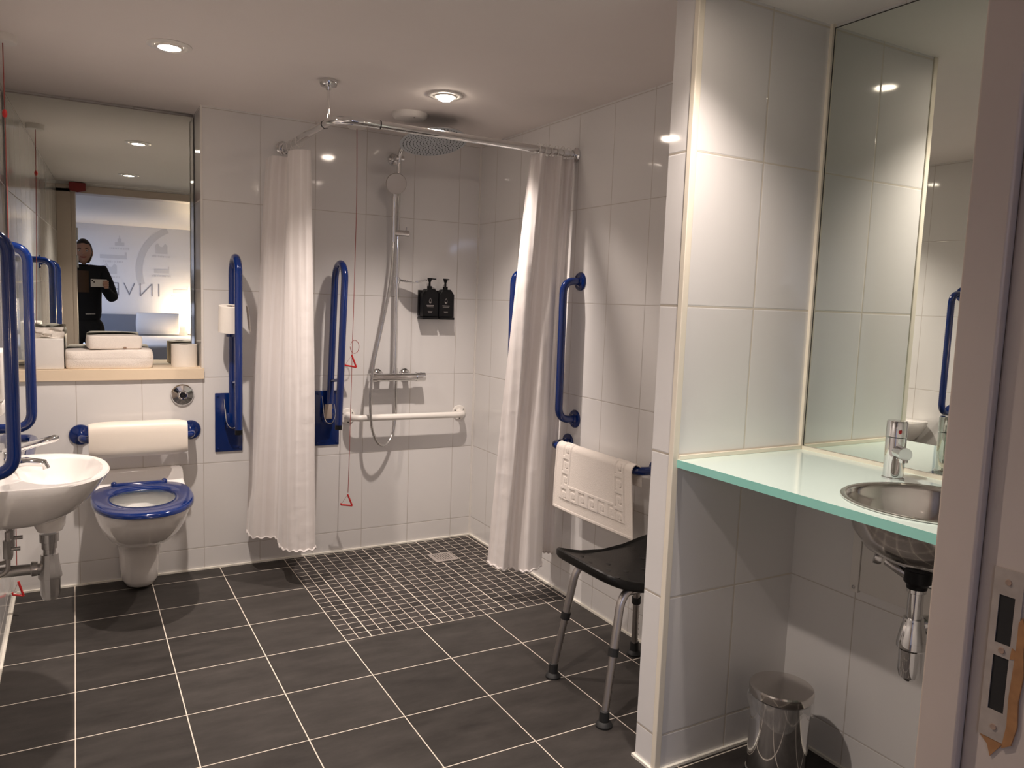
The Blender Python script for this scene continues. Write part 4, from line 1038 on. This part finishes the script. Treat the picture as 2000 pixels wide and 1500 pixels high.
def fingers(palm, side):
    """side=+1: right hand, fingers close round the phone end from behind"""
    for k in range(4):
        z = palm.z + .026 - k * .019
        ln = (1., 1.08, 1., .82)[k]
        a = palm + rt * side * .012; a.z = z
        b_ = a + rt * side * .016 + fw * .016; c = b_ - rt * side * .016 * ln + fw * .018 * ln; d = c - rt * side * .040 * ln - fw * .001
        add_skin([(palm + V3((0, 0, (z - palm.z) * .6)), .010), (a, .0105), (b_, .0102), (c, .0098), (d, .0085)], [(0, 1), (1, 2), (2, 3), (3, 4)])
    a = palm + V3((0, 0, .020)) - rt * side * .012
    add_skin([(palm, .012), (a, .0105), (a - rt * side * .022 + V3((0, 0, .008)) + fw * .008, .0095), (a - rt * side * .045 + V3((0, 0, .010)) + fw * .012, .008)], [(0, 1), (1, 2), (2, 3)])
fingers(hr, 1)
for k in range(4):
    a = hl + V3((.004, .030 - k * .019, -.03)); L = (.9, 1., .96, .78)[k]
    add_skin([(hl, .012), (a, .0095), (a + V3((.004, 0, -.034 * L)), .0085), (a + V3((.014, 0, -.062 * L)), .0075)], [(0, 1), (1, 2), (2, 3)])
add_skin([(hl + V3((0, 0, .01)), .012), (hl + V3((.012, .036, -.01)), .0105), (hl + V3((.018, .045, -.045)), .009)], [(0, 1), (1, 2)])
# head
hcn = V3((PX + .012, PY + .045, 1.572)) - base
n = 40; ringsh = []
for i in range(1, n // 2):
    t_ = PI * i / (n // 2); zz = math.cos(t_)
    rw = .5 + .5 * (1 if zz > 0 else 1)
    row = []
    for k in range(n):
        a = 2 * PI * k / n; sx_, sy_ = math.cos(a), math.sin(a)
        wx, wy = .073, .092
        if zz < 0: wx *= (1 - .32 * (-zz) ** 1.3); wy *= (1 - .12 * (-zz))
        x = sx_ * wx * math.sin(t_); y = sy_ * wy * math.sin(t_); z = zz * .112
        if sy_ > 0:
            g = math.exp(-((x / .014) ** 2))
            y += g * .020 * math.exp(-(((z + .012) / .018) ** 2)) * sy_       # nose
            y += .006 * math.exp(-((x / .024) ** 2)) * math.exp(-(((z + .085) / .016) ** 2))  # chin
            y -= .008 * math.exp(-(((abs(x) - .030) / .014) ** 2)) * math.exp(-(((z - .012) / .012) ** 2))  # eye sockets
            y += .004 * math.exp(-((x / .024) ** 2)) * math.exp(-(((z + .048) / .010) ** 2))   # lips
        row.append(hcn + V3((x, y, z)))
    ringsh.append(row)
R0 = [[bm.verts.new(p) for p in r] for r in ringsh]
for a_, b_ in zip(R0, R0[1:]):
    for k in range(n): bm.faces.new((a_[k], b_[k], b_[(k + 1) % n], a_[(k + 1) % n]))
bm.faces.new(R0[0]); bm.faces.new(R0[-1][::-1])
for sgn in (-1, 1):     # ears
    c0 = hcn + V3((sgn * .074, -.004, -.005)); er = []
    for k in range(8):
        t_ = PI * (k + .5) / 8; er.append([bm.verts.new(c0 + V3((sgn * .008 * math.sin(t_) * math.cos(2 * PI * q / 10), .016 * math.sin(t_) * math.sin(2 * PI * q / 10), .030 * math.cos(t_)))) for q in range(10)])
    for a_, b_ in zip(er, er[1:]):
        for k in range(10): bm.faces.new((a_[k], b_[k], b_[(k + 1) % 10], a_[(k + 1) % 10]))
    bm.faces.new(er[0]); bm.faces.new(er[-1][::-1])
bmesh.ops.recalc_face_normals(bm, faces=bm.faces[:])
bme = bpy.data.meshes.new('body'); bm.to_mesh(bme); bm.free()
bo = bpy.data.objects.new('body', bme); COL.objects.link(bo)
rmsh = bo.modifiers.new('remesh', 'REMESH'); rmsh.mode = 'VOXEL'; rmsh.voxel_size = .0045; rmsh.use_smooth_shade = True
dg = bpy.context.evaluated_depsgraph_get(); fin = bpy.data.meshes.new_from_object(bo.evaluated_get(dg)); bpy.data.objects.remove(bo)
fin.name = 'body'; fin.materials.clear(); fin.materials.append(M['skin']); fin.shade_smooth()
bo = bpy.data.objects.new('body', fin); COL.objects.link(bo); bo.parent = ps; LOC[bo.name] = base
def cloth(name, nd, ed, m):
    me = skin(nd, ed, m, name, 2, ps); me.materials.clear(); me.materials.append(M[m]); me.shade_smooth()
    o = bpy.data.objects.new(name, me); COL.objects.link(o); o.parent = ps; LOC[o.name] = base; me.name = name
    return o
wrR = elR.lerp(hr - fw * .05, .86); wrL = elL.lerp(hl + V3((0, -.01, .07)), .9)
cloth('jacket', [((PX, PY, .86), (.175, .130)), ((PX, PY, 1.08), (.165, .125)), ((PX, PY, 1.24), (.175, .135)), ((PX, PY + .0, 1.375), (.150, .110)),
                 (shR, .068), (elR, .055), (wrR, .040), (shL, .068), (elL, .055), (wrL, .040), ((PX, PY - .01, 1.435), (.075, .06))],
      [(0, 1), (1, 2), (2, 3), (3, 4), (4, 5), (5, 6), (3, 7), (7, 8), (8, 9), (3, 10)], 'cloth_black')
cloth('trousers', [((PX, PY, 1.00), (.155, .115)), ((PX + .10, PY, .80), .100), ((PX + .105, PY + .01, .48), .073), ((PX + .11, PY - .01, .09), .058), ((PX - .10, PY, .80), .100), ((PX - .105, PY + .01, .48), .073), ((PX - .11, PY - .01, .09), .058), ((PX, PY, .90), (.165, .120))],
      [(0, 7), (7, 1), (1, 2), (2, 3), (7, 4), (4, 5), (5, 6)], 'cloth_black')
for sgn in (-1, 1): MB().ball((PX + sgn * .112, PY + .07, .035), .05, (1, 2.4, .72), 20).build('shoe', 'cloth_black', ps)
MB().lathe([(.064, 1.20), (.062, 1.30), (.055, 1.40)], (PX + .0, PY + .085, 0), n=24, caps=(True, True)).build('top', 'cloth_brown', ps)
MB().tube([(PX + .02, PY + .142, .998), (PX + .10, PY + .125, 1.0)], .006, 10).build('belt_chain', 'chrome', ps)
hcw = hcn + base
hr_ = MB(); rg = []
for i in range(1, 17):
    t_ = PI * i / 20; row = []
    for k in range(36):
        a = 2 * PI * k / 36; sx_, sy_ = math.cos(a), math.sin(a)
        r_x, r_y = .077, .096
        z = math.cos(t_) * .124 + .004
        lim = .058 if sy_ > .25 else -1
        yy = sy_ * r_y * math.sin(t_) - .012
        if sy_ > .2 and z < .066: yy = min(yy, .030)
        row.append((hcw.x + sx_ * r_x * math.sin(t_), hcw.y + yy, hcw.z + z))
    rg.append(row)
hr_.ring_loft(rg).build('hair', 'hair', ps, ang=80)
for sgn in (-1, 1):
    MB().ball((hcw.x + sgn * .030, hcw.y + .079, hcw.z + .012), .010, (1.2, .6, .8), 14).build('eye', 'eye', ps)
    MB().ball((hcw.x + sgn * .030, hcw.y + .0845, hcw.z + .012), .0048, (1, .5, 1), 12).build('iris', 'hair', ps)
    MB().tube([(hcw.x + sgn * .016, hcw.y + .089, hcw.z + .028), (hcw.x + sgn * .032, hcw.y + .087, hcw.z + .032), (hcw.x + sgn * .045, hcw.y + .078, hcw.z + .027)], .0028, 8).build('eyebrow', 'hair', ps)
MB().tube([(hcw.x - .024, hcw.y + .080, hcw.z - .044), (hcw.x - .010, hcw.y + .090, hcw.z - .050), (hcw.x + .010, hcw.y + .090, hcw.z - .050), (hcw.x + .024, hcw.y + .080, hcw.z - .044)], .0048, 10).build('mouth', 'lip', ps)
pn = thing('phone', 'white phone held up sideways by the person in the mirror', 'phone', ph_c)
b = MB(); b.box(-.0735, .0735, -.004, .004, -.0355, .0355, .0035)
bmesh.ops.rotate(b.bm, verts=b.bm.verts[:], cent=(0, 0, 0), matrix=Matrix.Rotation(-.5183, 3, 'Z'))
bmesh.ops.translate(b.bm, verts=b.bm.verts[:], vec=ph_c); b.build('case', 'phone', pn)
for dx, dz in ((-.062, .022), (-.046, .008)):
    c = ph_c + rt * dx + fw * .004 + V3((0, 0, dz)); MB().cyl(c, c + fw * .002, .0065, 18).build('lens', 'dark', pn)
